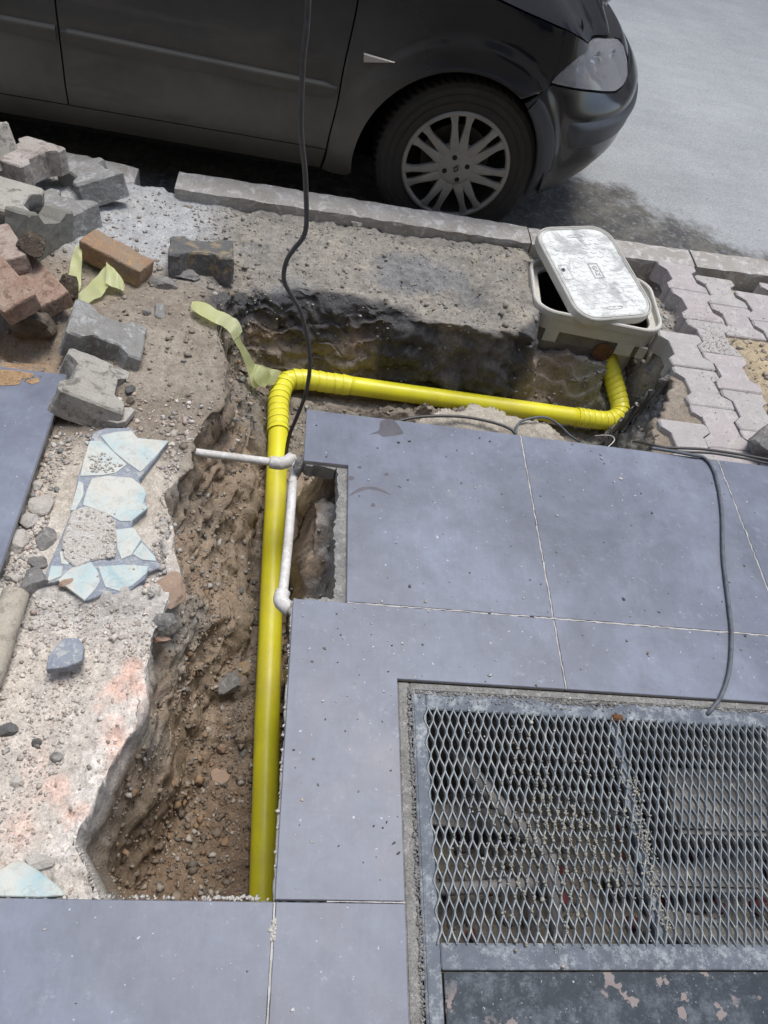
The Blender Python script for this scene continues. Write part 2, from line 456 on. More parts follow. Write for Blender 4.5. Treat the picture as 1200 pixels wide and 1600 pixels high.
kerb_stone(-.415, .905, 2.535, 2.555, -.086, -.092, 1)
kerb_stone(.912, 1.60, 2.556, 2.585, -.096, -.098, 3)
kerb_stone(1.607, 2.60, 2.585, 2.63, -.096, -.098, 4)
kerb_stone(-.86, -.555, 2.545, 2.525, -.082, -.095, 5)
kerb_stone(-1.75, -.868, 2.54, 2.54, -.08, -.085, 6)

# unseen facades added along the street to bound its sky and darken reflections
def facade(y, face, h, x0, x1):
    b = empty('unseen_facade', (0, y, 0), kind='structure')
    V = []; F = []
    def quad(a, b_, c_, d):
        i = len(V); V.extend([a, b_, c_, d]); F.append((i, i + 1, i + 2, i + 3))
    xs_ = [x0]; 
    x = x0
    wins = []
    while x < x1 - 3:
        wins.append((x + .9, x + 2.3)); x += 3.0
    zs_ = [(.9 + 3.1 * k, 2.5 + 3.1 * k) for k in range(int(h // 3.1))]
    last = x0
    for (wa, wb) in wins:
        quad((last, y, RZ), (wa, y, RZ), (wa, y, h), (last, y, h)); zl = RZ
        for (za, zb) in zs_:
            quad((wa, y, zl), (wb, y, zl), (wb, y, za), (wa, y, za)); zl = zb
            yi = y - face * .18
            quad((wa, y, za), (wb, y, za), (wb, yi, za), (wa, yi, za)); quad((wa, y, zb), (wb, y, zb), (wb, yi, zb), (wa, yi, zb))
            quad((wa, y, za), (wa, yi, za), (wa, yi, zb), (wa, y, zb)); quad((wb, y, za), (wb, yi, za), (wb, yi, zb), (wb, y, zb))
            mesh('window', [(wa, yi, za), (wb, yi, za), (wb, yi, zb), (wa, yi, zb)], [(0, 1, 2, 3)], M_CGL, b)
        quad((wa, y, zl), (wb, y, zl), (wb, y, h), (wa, y, h)); last = wb
    quad((last, y, RZ), (x1, y, RZ), (x1, y, h), (last, y, h))
    mesh('wall', V, F, M_PLAST, b)
M_PLAST = stone_mat('facade_plaster', (.42, .37, .31), (.36, .31, .26), sc=2, bump=.2)
facade(-1.7, 1, 6.4, -14, 14)
facade(11.5, -1, 13.2, -16, 18)

# ================================================================== TERRAIN
NX, NY = 900, 760
X0, X1, Y0, Y1 = -1.35, 2.35, -.35, 2.56
def dense(a, b, n, bands):
    """closer grid lines where the cut faces stand"""
    t_ = np.linspace(a, b, 4000); w_ = np.ones_like(t_)
    for (p, q, k) in bands: w_ += k * ss(p - .03, p, t_) * ss(q + .03, q, t_)
    c_ = np.concatenate([[0], np.cumsum((w_[1:] + w_[:-1]) / 2)]); c_ /= c_[-1]
    return np.interp(np.linspace(0, 1, n), c_, t_)
xs = dense(X0, X1, NX, [(-.28, -.08, 3.0), (1.12, 1.32, 1.2)]); ys = dense(Y0, Y1, NY, [(1.86, 2.12, 2.6)])
X, Y = np.meshgrid(xs, ys)
wx = fbm(X, Y, 8, 3, 3, .4) * .022 + fbm(X, Y, 40, 2, 5) * .0015
wy = fbm(X, Y, 8, 3, 11, .4) * .022 + fbm(X, Y, 40, 2, 13) * .0015
TR = [(-.20, -.30), (.135, -.30), (.135, .864), (.200, .864), (.205, 1.05), (.208, 1.255), (.15, 1.27), (.14, 1.40), (.26, 1.42), (.36, 1.46), (.56, 1.565),
      (.78, 1.53), (.88, 1.44), (1.08, 1.44), (1.12, 1.52), (1.15, 1.60), (1.24, 1.70), (1.30, 1.83), (1.31, 1.98), (1.30, 2.10), (.92, 2.11), (.87, 2.00),
      (.74, 1.93), (.52, 1.94), (.32, 2.02), (.01, 2.01), (-.13, 1.95), (-.215, 1.90), (-.17, 1.75), (-.13, 1.637), (-.14, 1.467),
      (-.19, 1.322), (-.235, 1.112), (-.18, .936), (-.199, .761), (-.201, .58), (-.234, .445), (-.252, .346), (-.215, .30), (-.17, .25)]
k_ = np.where((X > .06) & (Y < 1.46), .15, 1.0)
D = sdist(X + wx * k_, Y + wy * k_, TR)
Z = np.where(Y < 1.45, -.052, 0.0)
Gz = G(X, Y)
bl = ss(1.40, 1.50, Y)
left = X < .08
base = (-.055) * (1 - bl) + Gz * bl
# raised broken concrete left of the trench
base = base + left * (1 - bl) * (.012 + .010 * fbm(X, Y, 7, 4, 21))
lump = ss(.10, 0, np.abs(sdist(X, Y, [(-.46, .80), (-.22, .82), (-.20, .96), (-.23, .93), (-.45, .86)])))
# the bank between far trench and kerb: heaped dust, a scooped hollow next to the box
bank = ss(1.9, 2.05, Y) * ss(-.35, -.15, X) * ss(.95, .8, X)
base += bank * (.030 * fbm(X, Y, 7, 4, 31) + .012 * fbm(X, Y, 22, 4, 33) - .02 * ss(2.25, 1.95, Y) + .012 * ss(2.40, 2.5, Y) * 0)
base += -.05 * np.exp(-(((X - .62) / .05) ** 2 + ((Y - 2.17) / .09) ** 2)) + .02 * np.exp(-(((X - .74) / .09) ** 2 + ((Y - 2.15) / .12) ** 2))
base += -.038 * ss(2.40, 2.50, Y) * ss(-.46, -.40, X) - .03 * ss(2.40, 2.5, Y) * ss(.88, .95, X)
# rubble mound against the tile edge
base += .015 * np.exp(-(((X - .60) / .22) ** 2 + ((Y - 1.50) / .05) ** 2))
# heap under the loose blocks at the left
base += .02 * ss(-.55, -.75, X) * ss(1.6, 1.9, Y)
base += -.07 * np.exp(-(((X + .68) / .10) ** 2 + ((Y - 1.60) / .06) ** 2))
# lower rubble between the box and the pavers
rub = ss(1.28, 1.33, X) * ss(1.52 + .0 * X, 1.44, X) * ss(1.98, 2.05, Y)
base += -.05 * ss(1.24, 1.30, X) * ss(1.475, 1.44, X) * ss(1.95, 2.05, Y) + .0
base = np.where((X > 1.12) & (Y > 1.46), base - .016, base)
sand = ss(1.55, 1.60, X + wx) * ss(2.13, 2.07, Y + wy) * ss(1.47, 1.5, Y)
base += sand * (.022 + .012 * fbm(X, Y, 12, 4, 41))
pv = (X > 1.12) & (Y > 1.46) & (D < 0) & (X < 2.4)
# floor of the trench
FA = -.388 - np.clip(1.6 - Y, 0, 1.4) * .095
FB = -.385 - np.clip(X - .2, 0, 1.1) * .035
tA = ss(.22, .10, X)
floor = FA * tA + FB * (1 - tA)
slope = .10 + .05 * fbm(X, Y, 4, 3, 51)
wA = .075 + .075 * ss(.40, .78, Y); wA = np.where((Y > .70), .15 + .07 * ss(.70, .95, Y), wA)
width = np.where((X > .07) & (Y < 1.7), .035, wA)
width = np.where(Y > 1.9, .10, width)
width = np.where((X > .95) & (Y > 1.46), .11, width)
width = width * (1 + .35 * fbm(X, Y, 8, 3, 61))
width = np.where(Y > 1.84, .155, width)
tt = np.clip((D + .050 * ss(1.84, 1.90, Y) * ss(1.0, .9, X) * ss(-.2, -.1, X)) / width, 0, 1)
conc = 1 - (1 - tt) ** 2.0
soft = ss(0, 1, tt ** 1.15)
prof = np.where((Y > 1.85), soft, conc)
lin = np.clip(.22 * ss(0, .06, tt) + .78 * (1 - (1 - tt) ** 1.35), 0, 1)
lb = ss(.42, .75, Y) * (X < .05) * (Y < 1.85)
prof = prof * (1 - lb) + lin * lb
depth = base - floor
Zt = base - depth * prof
# dirt bank standing in the notch under the cut tile
nb = ss(.10, .125, X) * ss(.19, .17, X)
Zt = np.where((X > .09) & (X < .2) & (Y > .86) & (Y < 1.26) & (D > 0), np.maximum(Zt, -.36 + .22 * ss(.95, 1.18, Y) + .05 * fbm(X, Y, 14, 4, 71)), Zt)
inm = D > 0
# room for the pipe
def pdist(seg):
    best = np.full(X.shape, 9.); zb = np.zeros(X.shape)
    for a, b in zip(seg, seg[1:]):
        ex, ey = b[0] - a[0], b[1] - a[1]
        q = np.clip(((X - a[0]) * ex + (Y - a[1]) * ey) / (ex * ex + ey * ey), 0, 1)
        d_ = np.hypot(X - a[0] - q * ex, Y - a[1] - q * ey); m_ = d_ < best
        zb = np.where(m_, a[2] + (b[2] - a[2]) * q, zb); best = np.minimum(best, d_)
    return best, zb
PP = [(.09, .0, -.50), (.082, .36, -.465), (.056, .794, -.412), (.025, 1.605, -.34), (.017, 1.818, -.335), (.05, 1.898, -.33), (.189, 1.904, -.33), (1.046, 1.911, -.35), (1.224, 1.94, -.35), (1.266, 1.969, -.34), (1.218, 2.033, -.28)]
pd, pz = pdist(PP)
carve = ss(.085, .045, pd + .012 * fbm(X, Y, 14, 3, 131))
Zt = Zt * (1 - carve) + np.minimum(Zt, pz - .040 + .006 * fbm(X, Y, 20, 3, 133)) * carve
amp = np.where(inm, .011, .004)
amp = np.where((~inm) & (Y > 1.46) & (X < 1.1), .006, amp)
Zt = Zt + amp * fbm(X, Y, 16, 4, 81, .6) + amp * .45 * fbm(X, Y, 60, 3, 91, .6)
wallm = ((tt > .02) & (tt < .98) & inm)
Zt = Zt + np.where(wallm, .012 * fbm(X, Y, 18, 5, 101, .6) - .012 * np.abs(fbm(X, Y, 9, 3, 103)), 0)
led = fbm(X, Y, 7, 3, 105)
zq = Zt + .05 * led
Zt = np.where(wallm & (Y > .55), Zt + .010 * np.sin(zq * 95 + 4 * fbm(X, Y, 12, 2, 106)) * ss(.05, .2, tt) * ss(.98, .8, tt), Zt)
ridge = 1 - np.abs(fbm(X, Y, 26, 3, 107, .55)) * 2
Zt += np.where(inm & (Y < .8), .008 * ridge, 0)
# screed crumbs
cl = ss(.10, .03, sdist(X, Y, [(-.47, .79), (-.24, .80), (-.20, .93), (-.25, .92), (-.47, .86)]) * -1) * 1.0
edgeL = np.exp(-((X + .215 + wx) / .022) ** 2) * ss(.90, .95, Y) * ss(1.33, 1.28, Y)
lumpy = ss(.0, .5, fbm(X, Y, 13, 4, 141, .5) + .2)
low = np.exp(-((np.clip(np.abs(X + .33) - .11, 0, 9)) / .02) ** 2 - ((Y - .845 - .08 * (X + .35) + .6 * wy) / .035) ** 2)
Zt += left * (~inm) * (low * (.004 + .022 * lumpy))
Zt += left * edgeL * (.006 + .020 * lumpy)
crag = np.abs(fbm(X, Y, 20, 4, 143, .6))
Zt += left * (~inm) * ss(-.10, -.02, D) * ss(.85, .7, Y) * (.012 - .030 * crag)
Zt += np.where(left & (Y < 1.2) & (~inm), .0045 * np.abs(fbm(X, Y, 45, 3, 111, .6)), 0)
# pit under the grating
PIT = [(.36, .02), (2.2, .02), (2.2, .625), (.36, .625)]
dp = sdist(X, Y, PIT)
pitz = -.44 + .05 * fbm(X, Y, 7, 4, 121) + .09 * ss(1.0, 1.25, X) * ss(.28, .5, Y)
Zt = np.where(dp > 0, -.06 + (pitz + .06) * ss(0, .03, dp), Zt)
Zt = np.where((X > .26) & (Y < .70) & (dp <= 0), -.06, Zt)
# nothing may poke through the tile floor
cov = ((X > .10) & (Y < 1.43) & (Y > -.3) & ~((X < .2) & (Y > .86) & (Y < 1.26))) | ((X < .085) & (Y < .262)) | ((X < -.525) & (Y > .875) & (Y < 1.455))
Zt = np.where(Y > 1.46, Zt + .005 * fbm(X, Y, 45, 4, 151, .7) * (~cov), Zt)
Zt = np.where(cov, np.minimum(Zt, -.056), Zt)
Zt = np.where(Y > 2.53, np.minimum(Zt, G(X, Y) - .03), Zt)
# clear the gas box
bxm = (np.abs(X - 1.085) < .214) & (np.abs(Y - 2.235 + .087 * (X - 1.085)) < .150)
Zt = np.where(bxm, np.minimum(Zt, -.30), Zt)
frb = (np.abs(X - 1.09) < .225) & (Y > 1.99) & (Y < 2.25)
Zt = np.where(frb, np.minimum(Zt, -.20 + .03 * fbm(X, Y, 20, 3, 161)), Zt)

def mixc(c, col, m):
    m = np.clip(m, 0, 1)[..., None]
    return c * (1 - m) + np.array(col) * m
N1 = fbm(X, Y, 5, 5, 201, .6); N2 = fbm(X, Y, 14, 4, 211, .6)
uw = X + .9 * Y; wl = ss(.03, .12, D)
N1 = N1 * (1 - wl) + fbm(uw, Zt * 1.4, 6, 5, 241, .6) * wl; N2 = N2 * (1 - wl) + fbm(uw, Zt * 1.4, 16, 4, 251, .6) * wl; N3 = fbm(X, Y, 2.4, 4, 221)
Cc = np.zeros(X.shape + (3,)) + np.array([.205, .175, .140])
Cc = mixc(Cc, (.26, .23, .19), ss(-.2, .3, N1))
# dusty bank
Cc = mixc(Cc, (.22, .205, .18), ss(1.85, 2.05, Y) * ss(-.5, -.2, X + .1 * N1))
Cc = mixc(Cc, (.29, .265, .22), ss(.05, .5, N2) * ss(1.95, 2.1, Y) * ss(-.4, 0, X) * .8)
Cc = mixc(Cc, (.155, .16, .165), ss(-.05, .3, N1) * ss(1.9, 2.0, Y) * ss(2.45, 2.25, Y) * .75)
Cc = mixc(Cc, (.33, .34, .345), ss(1.95, 2.1, Y) * ss(-.15, -.35, X) * .9)
# orange sand near the plate at far left
Cc = mixc(Cc, (.30, .19, .10), ss(.16, .0, np.hypot((X + .70) / 1.3, (Y - 1.51))) * ss(-.3, .2, N2 + .1))
# concrete / screed at the left
scr = ss(.02, -.01, D) * left * ss(1.30, 1.15, Y + .1 * N1) * 1.0
Cc = mixc(Cc, (.46, .425, .38), scr)
Cc = mixc(Cc, (.48, .44, .39), scr * ss(.0, .35, N2))
Cc = mixc(Cc, (.56, .53, .49), scr * ss(-.075, -.02, D) * ss(-.25, .2, N1 + .2) * ss(.75, .65, Y))
Cc = mixc(Cc, (.58, .40, .33), scr * ss(.08, .35, N1 + .25 * N3) * ss(.85, .7, Y) * ss(-.20, -.05, D) * .9)
Cc = mixc(Cc, (.40, .385, .36), scr * ss(.72, .80, Y) * ss(.95, .88, Y) * .85)
Cc = mixc(Cc, (.40, .36, .30), scr * ss(1.0, 1.1, Y) * .8)
# trench
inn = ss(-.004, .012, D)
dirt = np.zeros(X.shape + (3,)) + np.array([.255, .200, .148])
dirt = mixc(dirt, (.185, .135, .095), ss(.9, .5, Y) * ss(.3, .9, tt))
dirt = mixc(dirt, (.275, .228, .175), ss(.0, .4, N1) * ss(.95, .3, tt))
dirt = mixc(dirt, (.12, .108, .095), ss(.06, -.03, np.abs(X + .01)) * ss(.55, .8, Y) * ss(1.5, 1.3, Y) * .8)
farw = ss(1.86, 1.93, Y)
dirt = mixc(dirt, (.205, .170, .135), farw)
dirt = mixc(dirt, (.29, .21, .145), farw * ss(-.09, -.13, Zt) * ss(-.26, -.20, Zt) * ss(-.1, .35, N2 + N1 * .5))
dirt = mixc(dirt, (.15, .145, .13), ss(1.5, 1.6, Y) * ss(1.92, 1.86, Y) * .6)
dirt = mixc(dirt, (.20, .19, .165), ss(.98, 1.1, X) * ss(1.45, 1.5, Y))
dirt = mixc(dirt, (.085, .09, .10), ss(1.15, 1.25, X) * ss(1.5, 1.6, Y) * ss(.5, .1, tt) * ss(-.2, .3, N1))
dirt = mixc(dirt, (.60, .56, .51), ss(-.135, -.10, Zt + .02 * N2) * ss(1.0, .9, Y) * left)
dirt = mixc(dirt, (.27, .25, .22), ss(.4, .15, tt) * ss(1.0, .9, Y) * left * ss(-.3, .3, N2))
dirt = mixc(dirt, (.33, .32, .305), ss(.11, .16, X) * ss(.25, .2, X) * ss(.86, .88, Y) * ss(1.27, 1.24, Y) * ss(-.3, .2, N2 + .4 * (X - .15) / .05))
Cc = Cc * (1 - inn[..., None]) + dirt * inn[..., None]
# thin black asphalt layer along the far rim
blk = ss(-.055, -.02, D + .015 * N2) * ss(.04, .01, D + .015 * N2) * ss(1.84, 1.9, Y) * ss(-.26, -.2, X)
Cc = mixc(Cc, (.055, .057, .062), blk * .85)
# mound of mortar by the tile edge
mo = np.exp(-(((X - .60) / .26) ** 2 + ((Y - 1.50) / .07) ** 2))
Cc = mixc(Cc, (.33, .30, .25), ss(.3, .6, mo) * (1 - inn * .5))
# joint sand and sandy rubble right
Cc = mixc(Cc, (.27, .25, .225), ss(1.26, 1.31, X) * ss(1.96, 2.02, Y) * ss(1.5, 1.46, X))
Cc = mixc(Cc, (.31, .27, .21), ss(1.46, 1.5, X) * (Y > 1.46))
Cc = mixc(Cc, (.34, .28, .19), sand)
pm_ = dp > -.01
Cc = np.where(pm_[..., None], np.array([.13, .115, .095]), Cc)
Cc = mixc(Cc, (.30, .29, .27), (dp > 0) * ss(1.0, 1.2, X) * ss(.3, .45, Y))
Cc *= (1 + .16 * fbm(X + Zt, Y + Zt * .7, 30, 4, 231, .7))[..., None]

# broken faces: the walls are pushed in and out sideways, so they get ledges and hollows
def blur(a, n):
    for _ in range(n):
        a = (a + np.roll(a, 1, 0) + np.roll(a, -1, 0) + np.roll(a, 1, 1) + np.roll(a, -1, 1)) / 5
    return a
gy, gx = np.gradient(blur(Zt, 3), ys, xs)
sl_ = np.hypot(gx, gy)
dy_, dx_ = np.gradient(blur(D, 90), ys, xs); dl_ = np.hypot(dx_, dy_) + 1e-6
nxw = dx_ / dl_; nyw = dy_ / dl_
u_ = X * 1.0 + Y * .9
Zs = blur(Zt, 2)
f3 = .9 * fbm(u_, Zs * 1.2, 11, 3, 301, .5) + .6 * fbm(u_ * .5, Zs * 1.6, 20, 3, 303, .5) + .35 * fbm(u_ + 5, Zs * 1.2, 42, 2, 307, .5)
st_ = ss(.6, 2.5, sl_) * ~((np.abs(X - 1.09) < .26) & (Y > 1.94) & (Y < 2.45)) * (Y > -.2) * ~(dp > -.04) * (.45 + .55 * ss(.6, .85, Y))
Xd = X + nxw * st_ * .034 * f3; Yd = Y + nyw * st_ * .034 * f3
Vt = np.stack([Xd, Yd, Zt], -1).reshape(-1, 3)
idx = np.arange(NX * NY).reshape(NY, NX)
Fq = np.stack([idx[:-1, :-1], idx[:-1, 1:], idx[1:, 1:], idx[1:, :-1]], -1).reshape(-1, 4)
me = bpy.data.meshes.new('ground')
me.vertices.add(len(Vt)); me.vertices.foreach_set('co', Vt.ravel())
me.loops.add(Fq.size); me.loops.foreach_set('vertex_index', Fq.ravel())
me.polygons.add(len(Fq)); me.polygons.foreach_set('loop_start', np.arange(0, Fq.size, 4)); me.polygons.foreach_set('loop_total', np.full(len(Fq), 4))
me.polygons.foreach_set('use_smooth', np.ones(len(Fq), bool))
me.update(calc_edges=True)
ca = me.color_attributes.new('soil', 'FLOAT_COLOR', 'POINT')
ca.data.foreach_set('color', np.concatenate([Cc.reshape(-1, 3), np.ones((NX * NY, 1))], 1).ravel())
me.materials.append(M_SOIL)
ground = bpy.data.objects.new('ground', me); COL.objects.link(ground); tag(ground, kind='structure')

AXI = np.arange(NX); AYI = np.arange(NY)
def gh(x, y):
    i = min(float(np.interp(x, xs, AXI)), NX - 1.001); j = min(float(np.interp(y, ys, AYI)), NY - 1.001)
    a, b = int(i), int(j); u, v_ = i - a, j - b
    return float((Zt[b, a] * (1 - u) + Zt[b, a + 1] * u) * (1 - v_) + (Zt[b + 1, a] * (1 - u) + Zt[b + 1, a + 1] * u) * v_)
def onground(px, py):
    """where the line of sight through (px, py) meets the terrain"""
    v = RM @ np.array([px - 600.0, py - 800.0, FPX]); v = v / v[2]
    zz = .05; last = None
    while zz > -.7:
        q = v * (zz - CAM_H)
        if gh(q[0], q[1]) >= zz: return Vector((q[0], q[1], zz))
        zz -= .002
    return Vector((q[0], q[1], zz))

# ================================================================== TILE FLOOR
floor_ = empty('tiled_floor', (0, 0, 0), kind='structure')
def slab(name, poly, z0, z1, mat, parent, jitter=0.0, bev=.0012, side=None):
    bm = bmesh.new()
    pts = []
    n = len(poly)
    for i in range(n):
        a = poly[i]; b = poly[(i + 1) % n]
        k = 1 if jitter == 0 else max(1, int(hypot(b[0] - a[0], b[1] - a[1]) / .008))
        for q in range(k):
            tq = q / k
            pts.append((a[0] + (b[0] - a[0]) * tq + random.uniform(-1, 1) * jitter, a[1] + (b[1] - a[1]) * tq + random.uniform(-1, 1) * jitter))
    vs = [bm.verts.new((p[0], p[1], z1)) for p in pts]
    f = bm.faces.new(vs)
    bmesh.ops.recalc_face_normals(bm, faces=[f])
    r = bmesh.ops.extrude_face_region(bm, geom=[f])
    ev = [e for e in r['geom'] if isinstance(e, bmesh.types.BMVert)]
    for v_ in ev: v_.co.z = z0 if jitter == 0 else z0 + random.uniform(-.004, .004)
    bmesh.ops.recalc_face_normals(bm, faces=bm.faces)
    if bev and jitter == 0:
        es = [e for e in bm.edges if all(abs(q.co.z - z1) < 1e-6 for q in e.verts)]
        bmesh.ops.bevel(bm, geom=es, offset=bev, segments=1, affect='EDGES')
    if len(pts) > 4: bmesh.ops.triangulate(bm, faces=[f_ for f_ in bm.faces if len(f_.verts) > 4])
    if side:
        bm.normal_update()
        for f_ in bm.faces: f_.material_index = 1 if abs(f_.normal.z) < .5 else 0
    o = bmobj(name, bm, mat, parent, norm=not side)
    if side: o.data.materials.append(side)
    return o
g2 = .0018
cx = [-1.12, -.519, .0825, .6775, 1.2715, 1.867, 2.30]
def xe(k, y):  # joints run very slightly off square in the photo
    return cx[k]
tiles = [
    [(.0855, .8615), (.0855, .859), (.6775 - g2, .859), (.6775 - g2, 1.433), (.0865, 1.437), (.0865, 1.256), (.1985, 1.256), (.1985, .8615)][2:] + [(.1985, .859)],
    [(.6775 + g2, .859), (1.2715 - g2, .857), (1.2715 - g2, 1.426), (.6775 + g2, 1.432)],
    [(1.2715 + g2, .857), (1.867 - g2, .856), (1.867 - g2, 1.42), (1.2715 + g2, 1.426)],
    [(1.867 + g2, .856), (2.34, .856), (2.34, 1.42), (1.867 + g2, 1.42)],
    [(.0815, .2655), (.3065, .2655), (.3065, .683), (.6775 - g2, .683), (.6775 - g2, .8555), (.0815, .8565)],
    [(.6775 + g2, .683), (1.2715 - g2, .681), (1.2715 - g2, .8535), (.6775 + g2, .8555)],
    [(1.2715 + g2, .681), (2.34, .681), (2.34, .8535), (1.2715 + g2, .8535)],
    [(.0835, -.34), (.3065, -.34), (.3065, .262), (.0835, .262)],
    [(-.519 + g2, -.34), (.0795, -.34), (.0795, .262), (-.519 + g2, .262)],
    [(-1.12, -.34), (-.519 - g2, -.34), (-.519 - g2, .262), (-1.12, .262)],
    [(-1.12, .871), (-.522, .871), (-.522, 1.461), (-1.12, 1.461)],
    [(-1.35, .871), (-1.1236, .871), (-1.1236, 1.461), (-1.35, 1.461)],
]
for p in tiles: slab('tile', p, -.0105, 0, M_TILE, floor_, side=M_TILEEDGE)
gz0, gz1 = -.008, -.0012
def strip(x0, y0, x1, y1, wd):
    n = max(2, int(hypot(x1 - x0, y1 - y0) / .012)); V = []; F = []
    dx, dy = x1 - x0, y1 - y0; L = hypot(dx, dy); nx, ny = -dy / L, dx / L
    for i in range(n + 1):
        q = i / n; ww = wd * random.uniform(.45, 1.0); zz = gz1 + random.uniform(-.0012, .0022)
        if random.random() < .06: ww *= 1.6
        V += [(x0 + dx * q + nx * ww, y0 + dy * q + ny * ww, zz), (x0 + dx * q - nx * ww, y0 + dy * q - ny * ww, zz)]
    F = [(2 * i, 2 * i + 1, 2 * i + 3, 2 * i + 2) for i in range(n)]
    return V, F
def grout(segs):
    V = []; F = []
    for s_ in segs:
        v_, f_ = strip(*s_); F += [tuple(a + len(V) for a in q) for q in f_]; V += v_
    return mesh('grout', V, F, M_GROUT, floor_)
grout([(.6775, .683, .6775, 1.432, .0019), (1.2715, .68, 1.2715, 1.426, .0019), (1.867, .68, 1.867, 1.42, .0019),
       (.2, .8575, .62, .8572, .0018), (.63, .857, 1.2715, .8555, .0021), (1.2715, .8552, 2.3, .855, .0021),
       (.0815, -.34, .0815, .2, .0023), (.0815, .2, .0815, .262, .0018), (-.519, -.34, -.519, .26, .002), (.17, .2638, .3065, .2638, .0012)])
# bed of mortar under the tiles, its torn edge showing at the cuts
for poly in ([(.0835, .264), (.30, .264), (.30, .69), (2.34, .69), (2.34, 1.415), (.095, 1.428), (.092, 1.252), (.170, 1.250), (.176, 1.18), (.168, 1.05), (.175, .95), (.172, .870), (.0835, .862)],
             [(.082, -.34), (.30, -.34), (.30, .2635), (.082, .2635)], [(-1.12, -.34), (.081, -.34), (.081, .2625), (-1.12, .2625)]):
    slab('mortar_bed', poly, -.052, -.0108, M_MORTAR, floor_, jitter=.0042)
slab('mortar_bed', [(-1.12, .875), (-.527, .875), (-.527, 1.455), (-1.12, 1.455)], -.05, -.0108, M_MORTAR, floor_, jitter=.003)
# white tile adhesive that squeezed out at the edge of the bottom tile and the blob over the joint
def crumbs(name, pts, size, mat, parent=None, flat=.6, seed=1, colors=None, stuff=True):
    r = np.random.default_rng(seed)
    base = np.array([(1, 0, 0), (-1, 0, 0), (0, 1, 0), (0, -1, 0), (0, 0, 1), (0, 0, -1), (.6, .6, .55), (-.6, .6, .5), (.6, -.6, .5), (-.6, -.6, .5)])
    fc = np.array([(6, 4, 2), (6, 0, 4), (6, 2, 0), (7, 2, 4), (7, 4, 1), (7, 1, 2), (8, 4, 0), (8, 0, 3), (8, 3, 4), (9, 1, 4), (9, 4, 3), (9, 3, 1), (0, 2, 5), (2, 1, 5), (1, 3, 5), (3, 0, 5)])
    n = len(pts)
    J = base[None] * (1 + r.normal(0, .22, (n, 10, 1))) + r.normal(0, .10, (n, 10, 3))
    sz = np.asarray(size).reshape(-1, 1, 1) * np.ones((n, 1, 1))
    asp = 1 + r.normal(0, .25, (n, 1, 3)); asp[..., 2] = flat * (1 + r.normal(0, .2, (n, 1)))
    J = J * sz * asp
    th = r.random(n) * 6.28; c_, s_ = np.cos(th)[:, None], np.sin(th)[:, None]
    ti = r.normal(0, .35, n)[:, None]
    x = J[..., 0]; y = J[..., 1]; z = J[..., 2]
    y, z = y * np.cos(ti) - z * np.sin(ti), y * np.sin(ti) + z * np.cos(ti)
    x, y = x * c_ - y * s_, x * s_ + y * c_
    V = np.stack([x, y, z], -1) + np.asarray(pts)[:, None, :]
    F = (fc[None] + (np.arange(n) * 10)[:, None, None]).reshape(-1, 3)
    me = bpy.data.meshes.new(name)
    V = V.reshape(-1, 3)
    me.vertices.add(len(V)); me.vertices.foreach_set('co', V.ravel())
    me.loops.add(F.size); me.loops.foreach_set('vertex_index', F.ravel())
    me.polygons.add(len(F)); me.polygons.foreach_set('loop_start', np.arange(0, F.size, 3)); me.polygons.foreach_set('loop_total', np.full(len(F), 3))
    me.update(calc_edges=True)
    if colors is not None:
        ca = me.color_attributes.new('soil', 'FLOAT_COLOR', 'POINT')
        cc = np.repeat(np.asarray(colors), 10, 0)
        ca.data.foreach_set('color', np.concatenate([cc, np.ones((len(cc), 1))], 1).ravel())
    me.materials.append(mat)
    o = bpy.data.objects.new(name, me)
    link(o, parent)
    if stuff: o['kind'] = 'stuff'
    return o
r_ = np.random.default_rng(5)
pts = []
for i in range(60):
    pts.append((r_.uniform(-.26, .07), .2645 + r_.uniform(0, .004), -.006 + r_.normal(0, .002)))
for i in range(50): pts.append((r_.uniform(-.02, .06), .2665 + r_.uniform(0, .004), -.006))
for i in range(36): pts.append((.0805 - r_.uniform(0, .003), r_.uniform(.27, .85), -.008 + r_.normal(0, .002)))
for i in range(60): pts.append((.0815 + r_.normal(0, .0028), r_.uniform(.205, .235), -.001))
crumbs('adhesive_crumbs', pts, r_.uniform(.0015, .0042, len(pts)), M_GROUT, floor_, seed=6)

def ragged(x0, y0, x1, y1, z, wmin, wmax, seed):
    r3 = random.Random(seed); n = int(hypot(x1 - x0, y1 - y0) / .004); V = []; F = []
    dx, dy = x1 - x0, y1 - y0; L = hypot(dx, dy); nx, ny = -dy / L, dx / L; ww = wmin
    for i in range(n + 1):
        q = i / n; ww = min(wmax, max(wmin * .3, ww + r3.gauss(0, .0007)))
        for (o_, dz) in ((0, .001), (ww * .6, 0), (ww, -.003), (ww, -.012)): V.append((x0 + dx * q + nx * o_, y0 + dy * q + ny * o_, z + dz + r3.gauss(0, .0005)))
    F = [(4 * i + k, 4 * i + k + 1, 4 * i + k + 5, 4 * i + k + 4) for i in range(n) for k in range(3)]
    return mesh('adhesive_edge', V, F, M_GROUT, floor_)
ragged(.0820, .265, .0820, .856, -.0095, .0015, .0045, 1)
ragged(.0810, .2625, -.245, .2625, -.0095, .0018, .005, 2).scale = (1, 1, 1)
